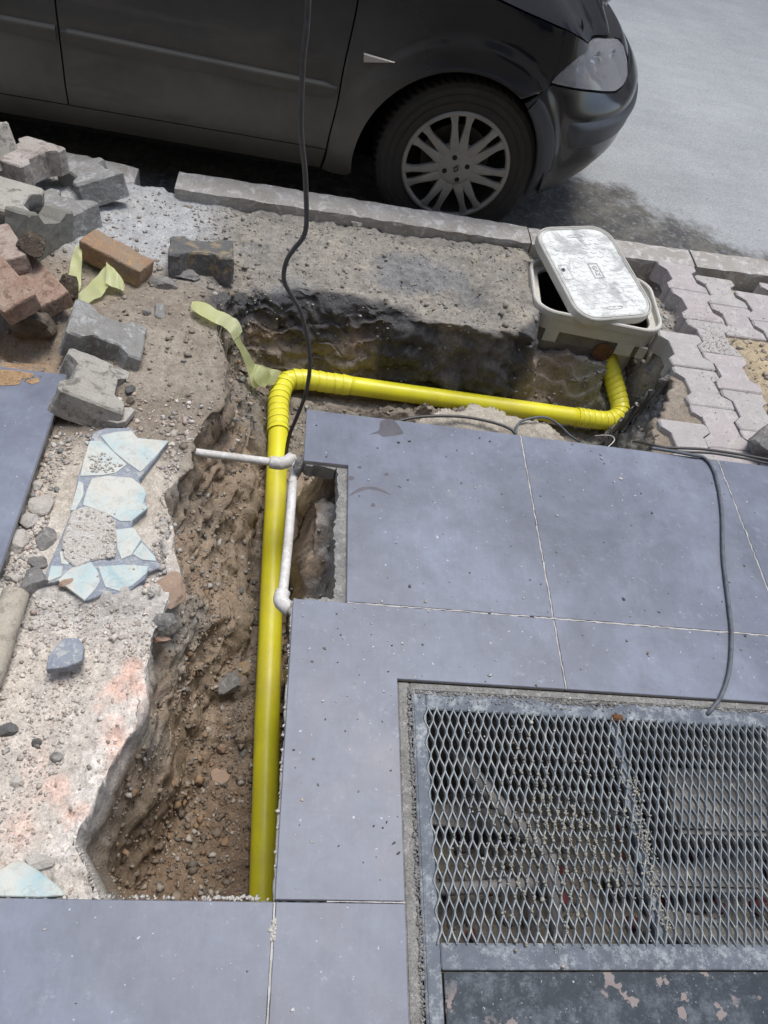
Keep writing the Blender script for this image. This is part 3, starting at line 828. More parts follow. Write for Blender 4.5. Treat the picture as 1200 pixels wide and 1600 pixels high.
# wet stains on the tile
t = NT('wet_stain'); g_ = t.node('ShaderNodeNewGeometry')
t.col(t.ramp(t.noise(g_.outputs['Position'], 20, 5, .6), [(.3, (.10, .095, .11)), (.7, (.14, .135, .15))])); t.set(Roughness=.22); M_WET = t.m
def blob(name, pxs, z, mat, parent, sub=3):
    p = [at(x, y, z) for x, y in pxs]; n = len(p); out = []
    for i in range(n):
        a, b, c_, d = p[i - 1], p[i], p[(i + 1) % n], p[(i + 2) % n]
        for k in range(sub):
            q = k / sub
            out.append(.5 * ((2 * b) + (-a + c_) * q + (2 * a - 5 * b + 4 * c_ - d) * q * q + (-a + 3 * b - 3 * c_ + d) * q ** 3))
    bm = bmesh.new(); f = bm.faces.new([bm.verts.new(v_) for v_ in out]); bmesh.ops.triangulate(bm, faces=[f])
    if sum((f_.calc_area() if f_.normal.z >= 0 else -f_.calc_area()) for f_ in bm.faces) < 0: bmesh.ops.reverse_faces(bm, faces=bm.faces)
    return bmobj(name, bm, mat, parent, norm=False)
blob('water_stain', [(577, 679), (592, 672), (594, 659), (604, 655), (615, 656), (628, 672), (629, 678), (612, 681), (598, 682), (590, 677)], .0004, M_WET, floor_)
blob('water_stain', [(545, 775), (560, 763), (578, 760), (596, 764), (611, 773), (596, 768), (578, 764), (562, 768)], .0004, M_WET, floor_)
for (sx, sy, sr) in ((548, 747, 5), (562, 730, 3), (604, 741, 3), (637, 750, 2.5), (583, 789, 4), (590, 700, 2)):
    blob('water_stain', [(sx + sr * cos(a_) * random.uniform(.8, 1.2), sy + sr * .75 * sin(a_)) for a_ in np.linspace(0, 6.28, 7)[:-1]], .0004, M_WET, floor_)
# loose crumbs lying about on the tiles
r_ = np.random.default_rng(15); pts = []; sz = []; cc = []
for (a, b, c_, d, n) in ((.1, .69, 1.8, 1.42, 240), (.09, .27, .30, .85, 50), (-.5, -.1, .07, .25, 14), (-1.1, .9, -.53, 1.45, 20), (.25, .55, 1.9, .69, 120)):
    for i in range(n):
        x, y = r_.uniform(a, c_), r_.uniform(b, d)
        if x < .2 and .85 < y < 1.26: continue
        pts.append((x, y, .0005)); sz.append(min(.005, .0009 + r_.exponential(.0010))); w_ = r_.random() < .35
        cc.append((.5, .48, .44) if w_ else (.08, .08, .08) if r_.random() < .6 else (.2, .17, .14))
for (px_, py_, s_, c_) in ((472, 1250, .0035, (.55, .45, .38)), (505, 1095, .0035, (.6, .58, .52)), (457, 1578, .003, (.6, .6, .6)), (970, 748, .005, (.45, .45, .42)), (940, 716, .005, (.45, .45, .40)), (944, 724, .003, (.2, .2, .2)), (999, 850, .004, (.5, .5, .48)), (845, 913, .0026, (.05, .05, .05)), (628, 1005, .003, (.5, .5, .5)), (1128, 940, .002, (.1, .1, .1)), (955, 722, .002, (.1, .1, .1)), (640, 916, .003, (.1, .1, .1)), (665, 940, .003, (.55, .5, .4)), (880, 1510, .004, (.5, .38, .28))):
    p = at(px_, py_, .001); pts.append(tuple(p)); sz.append(s_); cc.append(c_)
M_CRUMB = NT('crumb'); a_ = M_CRUMB.node('ShaderNodeAttribute', attribute_name='soil'); M_CRUMB.col(a_.outputs['Color']); M_CRUMB.set(Roughness=.9); M_CRUMB = M_CRUMB.m
o = crumbs('grit', pts, sz, M_CRUMB, None, seed=16, colors=cc)
tag(o, 'scattered grit and crumbs lying on the grey floor tiles', 'grit')

# ================================================================== PAVERS
def ipts(L=.2, W=.165, inset=0.0, waist=.028):
    a, b = L / 2 - inset, W / 2 - inset
    y1, y2 = L * .315, L * .185
    half = [(b - .006, a), (b, a - .006), (b, y1), (b - waist, y2), (b - waist, -y2), (b, -y1), (b, -a + .006), (b - .006, -a)]
    return half + [(-x, -y) for x, y in half]
def iblock(name, L, W, H, mat, seed=0, bev=.004, rough=.0, crop=None):
    r = random.Random(seed)
    bm = bmesh.new()
    P_ = ipts(L, W)
    lv = []
    for z, ins in ((-H / 2, 0), (H / 2 - bev, 0), (H / 2, bev)):
        lv.append([bm.verts.new((x * (1 - ins / (W / 2)) + r.uniform(-rough, rough), y * (1 - ins / (L / 2)) + r.uniform(-rough, rough), z + r.uniform(-rough, rough))) for x, y in P_])
    n = len(P_)
    for a, b in ((0, 1), (1, 2)):
        for i in range(n): bm.faces.new((lv[a][i], lv[a][(i + 1) % n], lv[b][(i + 1) % n], lv[b][i]))
    bm.faces.new(lv[2]); bm.faces.new(lv[0][::-1])
    if crop:   # cut a broken end off
        bmesh.ops.recalc_face_normals(bm, faces=bm.faces)
        rr = bmesh.ops.bisect_plane(bm, geom=bm.verts[:] + bm.edges[:] + bm.faces[:], plane_co=(0, crop, 0), plane_no=(r.uniform(-.2, .2), 1, .1), clear_outer=True)
        ed = [e for e in rr['geom_cut'] if isinstance(e, bmesh.types.BMEdge)]
        bmesh.ops.holes_fill(bm, edges=ed)
    me = bpy.data.meshes.new(name)
    bmesh.ops.recalc_face_normals(bm, faces=bm.faces)
    bmesh.ops.triangulate(bm, faces=[f for f in bm.faces if len(f.verts) > 4])
    bm.to_mesh(me); bm.free(); me.materials.append(mat)
    return me
pav = empty('pavement', (0, 0, 0), kind='structure')
PL, PW = .1915, .1615
pm_pink = [iblock('paver', PL, PW, .07, M_PINK, s_, rough=.0012) for s_ in range(3)]
pm_grey = [iblock('paver', PL, PW, .07, M_GREYP, s_, rough=.0012) for s_ in range(3, 6)]
cols = {0: (1.2325, 1.61), 1: (1.3665, 1.70), 2: (1.5045, 1.605), 3: (1.6475, 1.734), 4: (1.788, 1.66), 5: (1.930, 1.755), 6: (2.07, 1.66), 7: (2.21, 1.755)}
greys = {(1, 2), (4, 5), (2, 3), (1, 1), (2, 1), (3, 4), (0, 1), (5, 2)}
for c_, (xc, yt) in cols.items():
    for k in range(-1, 6):
        top = yt + k * .1935; yc = top - .096
        if top > 2.66: continue
        if c_ == 0 and k != 0: continue
        if c_ == 1 and top > 2.1: continue
        if c_ == 1 and top < 1.55: pass
        if yc < 1.34: continue
        if c_ >= 3 and yc < 2.12 and not (c_ == 3 and k == 2 and False): continue
        if top > 2.58 and yc > 2.5: continue
        zz = G(xc, yc) - .035 + random.uniform(-.0025, .0025)
        m_ = random.choice(pm_grey if (c_, k) in greys or random.random() < .25 else pm_pink)
        o = bpy.data.objects.new('paver', m_); link(o, pav)
        o.location = (xc + random.uniform(-.0012, .0012) , yc, zz)
        o.rotation_euler = (-.052 + random.uniform(-.008, .008), random.uniform(-.008, .008), random.uniform(-.006, .006))
# old pavers still flat in the dust at the left
for (px_, py_, rz, m_) in ((146, 316, -58, M_BLKL), (128, 336, -58, M_BLK)):
    p = atg(px_, py_, -.002); o = bpy.data.objects.new('paver', iblock('paver', .195, .16, .07, m_, 9, rough=.002)); link(o, pav)
    o.location = (p.x, p.y, p.z - .030); o.rotation_euler = (-.05, .0, radians(rz))

# ================================================================== LOOSE BLOCKS
from mathutils import noise as mn
def roughen(me, amp, freq, seed, cuts=2, chip=.0):
    bm = bmesh.new(); bm.from_mesh(me)
    bmesh.ops.triangulate(bm, faces=bm.faces)
    for _ in range(cuts): bmesh.ops.subdivide_edges(bm, edges=[e for e in bm.edges if e.calc_length() > .012], cuts=1, use_grid_fill=False); bmesh.ops.triangulate(bm, faces=bm.faces)
    bm.normal_update()
    off = Vector((seed * 3.1, seed * 1.7, seed * .9))
    for v_ in bm.verts:
        q_ = v_.co * freq + off
        d_ = mn.noise_vector(q_) * amp + mn.noise_vector(q_ * 2.7) * amp * .6
        c_ = max(0, mn.noise(v_.co * freq * .45 + off * 2) - .1) * chip
        v_.co += d_; v_.co *= 1 - c_ * 6
    bm.to_mesh(me); bm.free()
    return me
blocks = [
    ('b', (-.657, 2.399, -.030), (-6, 14, 125), M_BLK, 'grey I-shaped paving block with dusty top, right end of the pile below the car sill', None),
    ('b', (-.841, 2.359, .025), (7, -4, -117), M_BLKP, 'pale pinkish paving block lying flat near the top left, mortar crumbs on top', None),
    ('b', (-.826, 2.092, .036), (10, 7, 91), M_BLKL, 'light beige speckled paving block on the pile, cut by the left photo edge', None),
    ('b', (-.935, 2.30, .065), (62, 15, 66), M_BLKL, 'tan paving block standing on edge at the far upper left corner of the pile', None),
    ('b', (-.716, 2.20, -.040), (-3, -9, -28), M_BLK, 'half-buried grey paving block under the light speckled block, behind the greenish one', None),
    ('b', (-.727, 2.035, -.012), (83, 23, 64), M_BLKG, 'greenish grey paving block tipped up on its side beside the pale tape', None),
    ('b', (-.265, 2.082, -.041), (-14, -1, 6), M_BLKD, 'dark stained I-shaped paving block lying alone on the dusty bank', None),
    ('b', (-.464, 1.623, -.013), (-6, 22, 2), M_BLK, 'rough grey paving block leaning over another, below the yellow tape', None),
    ('b', (-.459, 1.429, -.016), (25, 10, 96), M_BLKL, 'light grey chipped paving block next to the corner of the far left tile', None),
]
for i, (k, loc, rot, m_, lab, crop) in enumerate(blocks):
    me = iblock('paving_block', .195, .16, .08, m_, 20 + i, rough=.001, bev=.005)
    roughen(me, .0016, 45, i + 3, 3, .010)
    o = bpy.data.objects.new('paving_block', me); COL.objects.link(o)
    o.location = loc
    o.rotation_euler = (Euler([radians(a) for a in rot]).to_matrix() @ Matrix.Rotation(-pi / 2, 3, 'Z')).to_euler()
    tag(o, lab, 'paving block', 'loose paving blocks dug out of the pavement')
# orientation notes: iblock is long along its y

def boxmesh(name, L, W, H, mat, seed, amp=.0022, chip=.010, freq=34):
    bm = bmesh.new(); bmesh.ops.create_cube(bm, size=1)
    bmesh.ops.subdivide_edges(bm, edges=bm.edges[:], cuts=17, use_grid_fill=True)
    d2 = Vector((L / 2, W / 2, H / 2)); rd = .0075
    for v_ in bm.verts:
        p_ = Vector((v_.co.x * L, v_.co.y * W, v_.co.z * H))
        inn_ = Vector([max(-d2[k] + rd, min(d2[k] - rd, p_[k])) for k in range(3)])
        n_ = p_ - inn_
        v_.co = inn_ + n_.normalized() * rd if n_.length > 1e-6 else p_
    me = bpy.data.meshes.new(name); bm.to_mesh(me); bm.free(); me.materials.append(mat)
    bm = bmesh.new(); bm.from_mesh(me)
    bm.to_mesh(me); bm.free()
    return roughen(me, amp, freq, seed, 0, chip)
bricks = [
    ((-.504, 1.995, -.021), (-5, 8, -22), (.20, .085, .065), M_BRO, 'orange brown brick with one rusty end, lying behind the folded yellow tape'),
    ((-.775, 1.865, .045), (4, -8, -59), (.20, .095, .06), M_BRP, 'pale red brick with a root clod on its lower end'),
    ((-.722, 1.690, .060), (14, 2, -48), (.20, .095, .06), M_BRR, 'crumbling red brick at the left edge, lowest and nearest of the red bricks'),
    ((-.668, 1.775, .012), (10, 0, -48), (.20, .095, .055), M_BRR, 'dark red brick wedged between the root clod and the round rock'),
]
for i, (loc, rot, dm_, m_, lab) in enumerate(bricks):
    o = bpy.data.objects.new('brick', boxmesh('brick', *dm_, m_, 40 + i)); COL.objects.link(o)
    o.location = loc; o.rotation_euler = [radians(a) for a in rot]
    tag(o, lab, 'brick', 'loose bricks at the left of the dig')

# ================================================================== ROCKS
def rock(name, p, dims, mat, seed, label, cat='stone', rz=0., sink=.3, group=None, facet=.35, tilt=(0, 0)):
    bm = bmesh.new(); bmesh.ops.create_icosphere(bm, subdivisions=3 if max(dims) > .03 else 2, radius=1)
    r = random.Random(seed); planes = []
    for _ in range(13):
        n_ = Vector((r.gauss(0, 1), r.gauss(0, 1), r.gauss(0, 1))).normalized(); planes.append((n_, r.uniform(.55, .85)))
    for v_ in bm.verts:
        co = v_.co.copy()
        for n_, d in planes:
            e = co.dot(n_) - d
            if e > 0: co -= n_ * e
        co *= 1 + .07 * mn.fractal(co * 2.6 + Vector((seed, 0, 0)), 1, 2, 3)
        v_.co = Vector((co.x * dims[0] * .58, co.y * dims[1] * .58, co.z * dims[2] * .58))
    o = bmobj(name, bm, mat)
    o.location = (p.x, p.y, p.z + dims[2] * .5 * (1 - sink * 2) + .0)
    o.rotation_euler = (tilt[0], tilt[1], rz)
    return tag(o, label, cat, group)
def R(px, py, dims, mat, seed, label, cat='stone', rz=0., sink=.3, name='stone', **k):
    p = onground(px, py)
    return rock(name, p, dims, mat, seed, label, cat, rz, sink, **k)
R(55, 522, (.115, .10, .095), M_ROCKB, 1, 'rounded dark brown rock lying under the red bricks', 'rock', sink=.12, name='rock')
R(1186, 708, (.15, .13, .11), M_ROCKG, 2, 'grey angular rock on the pink pavers at the right edge', 'rock', rz=.6, sink=.1, name='rock')
R(258, 447, (.085, .060, .035), M_ROCKG, 3, 'flat grey stone in the dirt beside the orange brown brick')
R(357, 1072, (.062, .058, .045), M_ROCKG, 4, 'round grey stone in the trench left of the vertical yellow pipe')
R(346, 1212, (.058, .042, .014), M_TAN, 5, 'flat pale stone chip on the trench floor beside the pipe', rz=.4)
R(268, 925, (.075, .088, .016), M_TAN, 6, 'tan slab shard stuck in the trench bank below the mosaic', 'shard', rz=-.2, name='shard', tilt=(.35, .25))
R(255, 972, (.060, .040, .03), M_ROCKG, 7, 'small grey stone in the bank under the tan shard')
R(250, 1000, (.045, .018, .02), M_BRR, 8, 'small piece of red brick in the trench bank', name='brick_piece', cat='brick piece')
R(55, 914, (.058, .062, .045), M_ROCKG, 9, 'grey stone at the top end of the old conduit', rz=.3, sink=.15)
R(68, 790, (.062, .055, .02), M_ROCKW, 10, 'white plaster flake near the edge of the far left tile', 'plaster lump', name='plaster_lump')
R(56, 760, (.035, .030, .018), M_ROCKW, 11, 'small white plaster chip above the larger flake', 'plaster lump', name='plaster_lump')
R(45, 815, (.050, .036, .022), M_ROCKW, 12, 'cream plaster lump tucked against the edge of the tile', 'plaster lump', rz=1.1, name='plaster_lump')
R(28, 850, (.050, .060, .03), M_ROCKW, 13, 'broken cream plaster lump touching the tile edge, lower down', 'plaster lump', name='plaster_lump')
R(72, 845, (.040, .062, .02), M_ROCKG, 14, 'long grey piece of mortar left of the mosaic', 'mortar piece', name='mortar_piece')
R(62, 882, (.045, .034, .022), M_ROCKG, 15, 'squarish grey mortar piece just above the grey stone', 'mortar piece', name='mortar_piece')
R(25, 905, (.030, .022, .018), M_ROCKW, 16, 'white pebble between the tile edge and the conduit', 'pebble', name='pebble')
R(105, 915, (.035, .018, .016), M_TAN, 17, 'brown chip resting on the lower marble pieces', 'chip', rz=.7, sink=-.2, name='chip')
R(556, 352, (.040, .030, .025), M_ROCKW, 18, 'small yellowish stone lying against the kerb')
R(606, 352, (.045, .032, .028), M_ROCKG, 19, 'small whitish grey stone by the kerb, right of the yellowish one')
R(205, 628, (.022, .024, .02), M_ROCKB, 20, 'brown pebble below the light grey chipped block', 'pebble', name='pebble')
R(190, 633, (.018, .015, .014), M_ROCKD, 21, 'dark pebble left of the brown pebble', 'pebble', name='pebble')
R(204, 610, (.022, .035, .022), M_ROCKD, 22, 'dark elongated stone above the brown pebble')
R(27, 1223, (.026, .024, .018), M_ROCKW, 23, 'white pebble on the pinkish screed at the left', 'pebble', name='pebble')
R(57, 1162, (.022, .018, .018), M_ROCKD, 24, 'dark grey pebble on the screed rubble', 'pebble', name='pebble')
R(12, 1142, (.035, .026, .02), M_ROCKD, 25, 'dark slate chip at the left edge below the conduit', 'chip', name='chip')
R(88, 1186, (.024, .022, .02), M_ROCKG, 26, 'grey pebble on the pinkish screed near the broken edge', 'pebble', name='pebble')
R(378, 1178, (.026, .024, .02), M_ROCKG, 27, 'small white grey stone in the trench close to the pipe')
R(345, 1170, (.030, .028, .024), M_BRR, 28, 'rusty brown lump on the trench floor', name='lump', cat='lump')
R(318, 1225, (.026, .024, .02), M_ROCKB, 29, 'brown stone near the flat pale chip')
R(380, 1044, (.034, .04, .03), M_BRO, 30, 'reddish clod beside the grey stone in the trench', 'clod', name='clod')
R(292, 432, (.07, .05, .03), M_ROCKG, 31, 'grey broken stone between the orange brick and the dark block')
R(250, 485, (.045, .075, .018), M_ROCKG, 32, 'flat pointed stone in the dirt below the grey stones', rz=.2)
R(230, 490, (.026, .022, .02), M_ROCKG, 33, 'small bluish stone left of the flat pointed stone')
R(30, 600, (.012, .010, .008), M_BRR, 34, 'tiny rusty pebble on the sandy corner of the far left tile', 'pebble', name='pebble')
R(60, 1350, (.05, .025, .018), M_ROCKW, 41, 'cream mortar crumb above the pale green shard', 'mortar piece', name='mortar_piece')
rock('mortar_lump', Vector((.078, 1.270, -.075)), (.035, .05, .07), M_MORTAR, 45, 'mortar lump clinging under the tile corner beside the white elbow', 'mortar lump', sink=0)
rock('mortar_lump', Vector((.068, 1.215, -.085)), (.022, .05, .035), M_MORTAR, 46, 'mortar crust stuck on the white pipe just below its upper elbow', 'mortar lump', sink=0)
rock('rock', Vector((-.80, 1.60, -.04)), (.12, .10, .07), M_ROCKG, 42, 'blue grey stone at the left edge under the red bricks', 'rock')
rock('root_clod', Vector((-.690, 1.850, .055)), (.115, .080, .055), M_CLOD, 43, 'dark crumbly root clod sitting on the pale red brick', 'clod', rz=-.9, sink=0)
rock('root_clod', Vector((-.60, 1.83, -.05)), (.06, .10, .07), M_CLOD, 44, 'small dark clod behind the dark red brick', 'clod', sink=0)

# ================================================================== MOSAIC SLAB
def prism_px(name, pxs, z1, th, mat, parent=None, bev=.0015, jit=0.0):
    bm = bmesh.new()
    pts = [at(x, y, z1) for x, y in pxs]
    vs = [bm.verts.new((p.x + random.uniform(-jit, jit), p.y + random.uniform(-jit, jit), p.z)) for p in pts]
    f = bm.faces.new(vs)
    if f.normal.z < 0: f.normal_flip()
    r = bmesh.ops.extrude_face_region(bm, geom=[f])
    for e in r['geom']:
        if isinstance(e, bmesh.types.BMVert): e.co.z = z1
    for v_ in vs: v_.co.z = z1 - th
    bmesh.ops.recalc_face_normals(bm, faces=bm.faces)
    if bev:
        es = [e for e in bm.edges if all(abs(q.co.z - z1) < 1e-6 for q in e.verts)]
        bmesh.ops.bevel(bm, geom=es, offset=bev, segments=1, affect='EDGES')
    bmesh.ops.triangulate(bm, faces=[q for q in bm.faces if len(q.verts) > 4])
    return bmobj(name, bm, mat, parent)
ZS = -.022
c0 = at(180, 800, ZS)
mos = empty('mosaic_slab', c0, 'broken slab of old mosaic floor, pale blue marble pieces in a dark matrix', 'mosaic slab')
prism_px('matrix', [(145, 675), (165, 668), (205, 667), (214, 682), (262, 688), (246, 712), (226, 738), (216, 750), (224, 765), (229, 790), (208, 812), (204, 824), (216, 836), (236, 860), (252, 886), (230, 893), (226, 905), (192, 930), (160, 930), (135, 938), (92, 908), (66, 912), (78, 880), (92, 850), (110, 800), (122, 745), (134, 705)], ZS, .028, M_CHIP, mos, bev=.002, jit=.0015)
for P_ in ([(159, 681), (180, 676), (205, 674), (215, 685), (261, 689), (240, 714), (219, 735), (200, 722), (178, 704)],
           [(141, 690), (158, 690), (172, 702), (196, 725), (180, 737), (160, 741), (127, 742), (132, 718)],
           [(146, 749), (168, 745), (205, 748), (222, 762), (227, 772), (222, 784), (229, 792), (204, 812), (188, 812), (166, 800), (132, 788), (138, 766)],
           [(123, 752), (130, 756), (130, 774), (118, 796), (110, 796)],
           [(178, 829), (208, 825), (220, 842), (205, 866), (190, 872), (184, 856)],
           [(208, 866), (222, 848), (242, 870), (243, 876), (222, 874)],
           [(92, 906), (110, 890), (139, 875), (151, 892), (155, 908), (148, 920), (132, 936)],
           [(155, 886), (192, 883), (230, 885), (227, 896), (206, 914), (186, 922), (166, 916)],
           [(93, 862), (104, 860), (110, 868), (106, 882), (96, 880)],
           [(80, 884), (98, 885), (95, 900), (74, 908)]):
    mx_ = sum(p[0] for p in P_) / len(P_); my_ = sum(p[1] for p in P_) / len(P_)
    P_ = [(mx_ + (p[0] - mx_) * 1.05, my_ + (p[1] - my_) * 1.06) for p in P_]
    prism_px('marble_piece', P_, ZS + .0022, .006, M_MARB, mos, bev=.0008)
# torn screed still sticking to the slab
r_ = np.random.default_rng(31); pts = []; sz = []
from itertools import product
def insidepx(poly, n, z, seed=0):
    r2 = np.random.default_rng(seed); P_ = np.array(poly, float); lo, hi = P_.min(0), P_.max(0); out = []
    while len(out) < n:
        q = r2.uniform(lo, hi)
        if sdist(np.array([q[0]]), np.array([q[1]]), poly)[0] > 0: out.append(at(q[0], q[1], z))
    return out
scp = [(112, 798), (132, 790), (165, 802), (180, 812), (182, 840), (178, 870), (150, 872), (118, 885), (100, 870), (96, 845)]
o = prism_px('screed_skin', scp, ZS + .006, .012, M_MORTAR, mos, bev=.003, jit=.002)
me_ = o.data; me_.materials.clear(); me_.materials.append(stone_mat('screed_skin', (.82, .78, .72), (.72, .67, .60), (.84, .82, .78), sc=18, bump=1.0, dist=.005))
pts = [(p.x, p.y, p.z) for p in insidepx(scp, 70, ZS + .007, 3)] + [(p.x, p.y, p.z) for p in insidepx([(140, 712), (165, 705), (190, 728), (175, 738), (142, 738)], 90, ZS + .003, 4)] + [(p.x, p.y, p.z) for p in insidepx([(160, 835), (180, 820), (182, 870), (165, 872)], 60, ZS + .006, 5)]
o = crumbs('screed_crumbs', pts, r_.uniform(.001, .0042, len(pts)), stone_mat('screed_chips', (.60, .57, .52), (.48, .45, .40), sc=14, bump=.5), mos, seed=9)

o = prism_px('mosaic_fragment', [(72, 1046), (75, 1025), (98, 997), (122, 996), (131, 1008), (128, 1032), (104, 1042)], .0, .02, M_CHIP, None, bev=.0015)
o.name = 'mosaic_fragment'; tag(o, 'blue grey terrazzo fragment lying on the screed rubble', 'fragment')
o = prism_px('marble_shard', [(-10, 1365), (20, 1346), (35, 1345), (60, 1360), (92, 1385), (104, 1399), (60, 1402), (-10, 1400)], -.012, .02, M_MARB, None, bev=.0015)
tag(o, 'pale green marble shard half under the bottom left tile', 'shard')
o = prism_px('marble_shard', [(146, 652), (160, 636), (205, 636), (211, 640), (196, 658), (183, 661)], -.018, .016, M_ROCKW, None, bev=.0015)
tag(o, 'whitish marble shard below the light grey chipped block', 'shard')

# ================================================================== LOOSE RUBBLE (stuff)
def scatter(n, region, smin, smean, smax, palette, seed, mask=None, lift=.15):
    r2 = np.random.default_rng(seed); P_ = []; S_ = []; C_ = []
    (ax, ay, bx, by) = region
    tries = 0
    while len(P_) < n and tries < n * 12:
        tries += 1
        x, y = r2.uniform(ax, bx), r2.uniform(ay, by)
        if mask and not mask(x, y): continue
        s_ = min(smax, smin + r2.exponential(smean))
        P_.append((x, y, gh(x, y) + s_ * lift)); S_.append(s_)
        C_.append(np.array(palette[r2.integers(len(palette))]) * r2.uniform(.75, 1.2))
    return P_, S_, C_
def ind(x, y):
    i = int(np.interp(x, xs, AXI)); j = int(np.interp(y, ys, AYI)); return D[min(j, NY - 1), min(i, NX - 1)]
brown = [(.24, .20, .155), (.31, .26, .21), (.19, .15, .115), (.27, .18, .11), (.38, .35, .31), (.15, .13, .11)]
greyp = [(.36, .36, .345), (.28, .28, .27), (.45, .44, .42), (.17, .17, .17), (.32, .29, .25)]
cream = [(.56, .52, .46), (.48, .43, .38), (.62, .59, .55), (.43, .385, .335), (.52, .42, .36), (.50, .46, .41), (.34, .32, .30)]
sandy = [(.40, .34, .25), (.34, .29, .22), (.46, .41, .33), (.28, .25, .22)]
A = [scatter(5200, (-.25, .26, .12, 1.0), .0009, .0014, .011, brown, 1, lambda x, y: ind(x, y) > .01),
     scatter(1600, (-.22, 1.0, .10, 1.9), .0012, .0022, .010, brown + greyp, 2, lambda x, y: ind(x, y) > .0),
     scatter(1300, (.1, 1.5, 1.3, 2.0), .0012, .0024, .010, brown + greyp, 3, lambda x, y: ind(x, y) > .0),
     scatter(110, (-.22, .27, .06, .75), .003, .0035, .013, brown, 8, lambda x, y: ind(x, y) > .06)]
B_ = [scatter(3200, (-.35, 1.95, .86, 2.53), .0008, .0015, .012, [(.28, .265, .24), (.24, .225, .20), (.34, .32, .29), (.17, .17, .165), (.28, .25, .20)], 4, lambda x, y: ind(x, y) < .02),
      scatter(2400, (-.85, 1.46, -.1, 2.5), .0008, .0016, .012, [(.26, .23, .19), (.23, .20, .165), (.30, .27, .235), (.35, .32, .29), (.20, .16, .12)], 5, lambda x, y: ind(x, y) < .02),
      scatter(500, (1.27, 1.98, 1.47, 2.54), .0016, .0035, .016, greyp, 6),
      scatter(900, (1.55, 1.46, 2.3, 2.1), .0014, .003, .014, sandy, 7)]
C3 = [scatter(5600, (-.62, .27, -.17, .92), .0008, .0011, .010, cream, 10, lambda x, y: ind(x, y) < -.004 and not (y > .83 and x > -.45) and (ind(x, y) < -.10 or y > .7 or random.random() < .22)),
      scatter(1700, (-.56, .85, -.2, 1.30), .0010, .0014, .008, cream + greyp[:2], 11, lambda x, y: ind(x, y) < -.004 and not (-.47 < x < -.24 and .85 < y < 1.28)),
      scatter(700, (-.52, 1.2, -.15, 1.46), .0012, .002, .008, cream + brown[:2], 12, lambda x, y: ind(x, y) < .0)]
for nm, lst, lab in (('trench_rubble', A, 'brown crumbs and small stones strewn through the open trench'), ('bank_gravel', B_, 'grey gravel and dust crumbs on the dug up pavement'),
                     ('screed_rubble', C3, 'cream and pink screed crumbs left of the trench')):
    P_ = sum((a[0] for a in lst), []); S_ = sum((a[1] for a in lst), []); C_ = sum((a[2] for a in lst), [])
    o = crumbs(nm, P_, S_, M_CRUMB, None, flat=.7, seed=len(P_), colors=C_)
    tag(o, lab, 'rubble')
# stones and crumbs sticking out of the cut faces
vi = np.flatnonzero((sl_.ravel() > 1.0) & (D.ravel() > .01) & (Y.ravel() > .2) & (Zt.ravel() > -.6) & (dp.ravel() < -.05))
r2 = np.random.default_rng(33); pick = r2.choice(vi, 2600)
P_ = Vt[pick]; S_ = np.minimum(.013, .0011 + r2.exponential(.0017, len(pick)))
base_c = Cc.reshape(-1, 3)[pick]; C_ = base_c * r2.uniform(.7, 1.35, (len(pick), 1)) + r2.uniform(-.01, .03, (len(pick), 1))
o = crumbs('wall_stones', P_ + np.array([0, 0, .0005]), S_, M_CRUMB, None, flat=.8, seed=34, colors=C_); tag(o, 'small stones and crumbs stuck in the cut faces of the trench', 'stones')
# orange sand on the far left tile corner
t = NT('orange_sand'); v = t.coord(); t.col(t.ramp(t.noise(v, 60, 6, .7), [(.3, (.30, .19, .10)), (.7, (.42, .29, .17))])); t.set(Roughness=1.); t.bump(t.noise(v, 150, 4, .7), .8, .004); M_SAND = t.m
o = blob('sand', [(-30, 572), (0, 577), (25, 579), (52, 584), (48, 590), (34, 592), (30, 600), (8, 602), (-30, 600)], .0012, M_SAND, None, sub=4); tag(o, 'film of orange sand on the corner of the far left tile', 'sand', kind='stuff')
blob('sand', [(40, 595), (58, 590), (62, 596), (50, 600)], .0012, M_SAND, o)
r_ = np.random.default_rng(77)
pts = []
for pl, n_ in (([(-30, 572), (52, 584), (46, 594), (10, 603), (-30, 602)], 260), ([(38, 588), (66, 586), (64, 600), (44, 602)], 40)):
    pts += [tuple(p) for p in insidepx(pl, n_, .0012, 8)]
crumbs('sand_grain', pts, r_.uniform(.0006, .002, len(pts)), M_SAND, o, seed=12)
# yellow sand blown on the pavers at the right
pts = []
r_ = np.random.default_rng(78)
for i in range(1200):
    x = r_.normal(1.50, .07); y = r_.normal(2.0, .16)
    if y < 1.75 or y > 2.3: continue
    pts.append((x, y, G(x, y) + .001))
for i in range(900):
    x = r_.uniform(1.28, 1.9); y = r_.uniform(1.46, 2.5); pts.append((x, y, G(x, y) + .0005))
cc = [np.array(sandy[r_.integers(4)]) for _ in pts]
o = crumbs('paver_sand', pts, r_.uniform(.0006, .0022, len(pts)), M_CRUMB, None, seed=13, colors=cc); tag(o, 'sandy grains spilled over the pink pavers', 'sand')

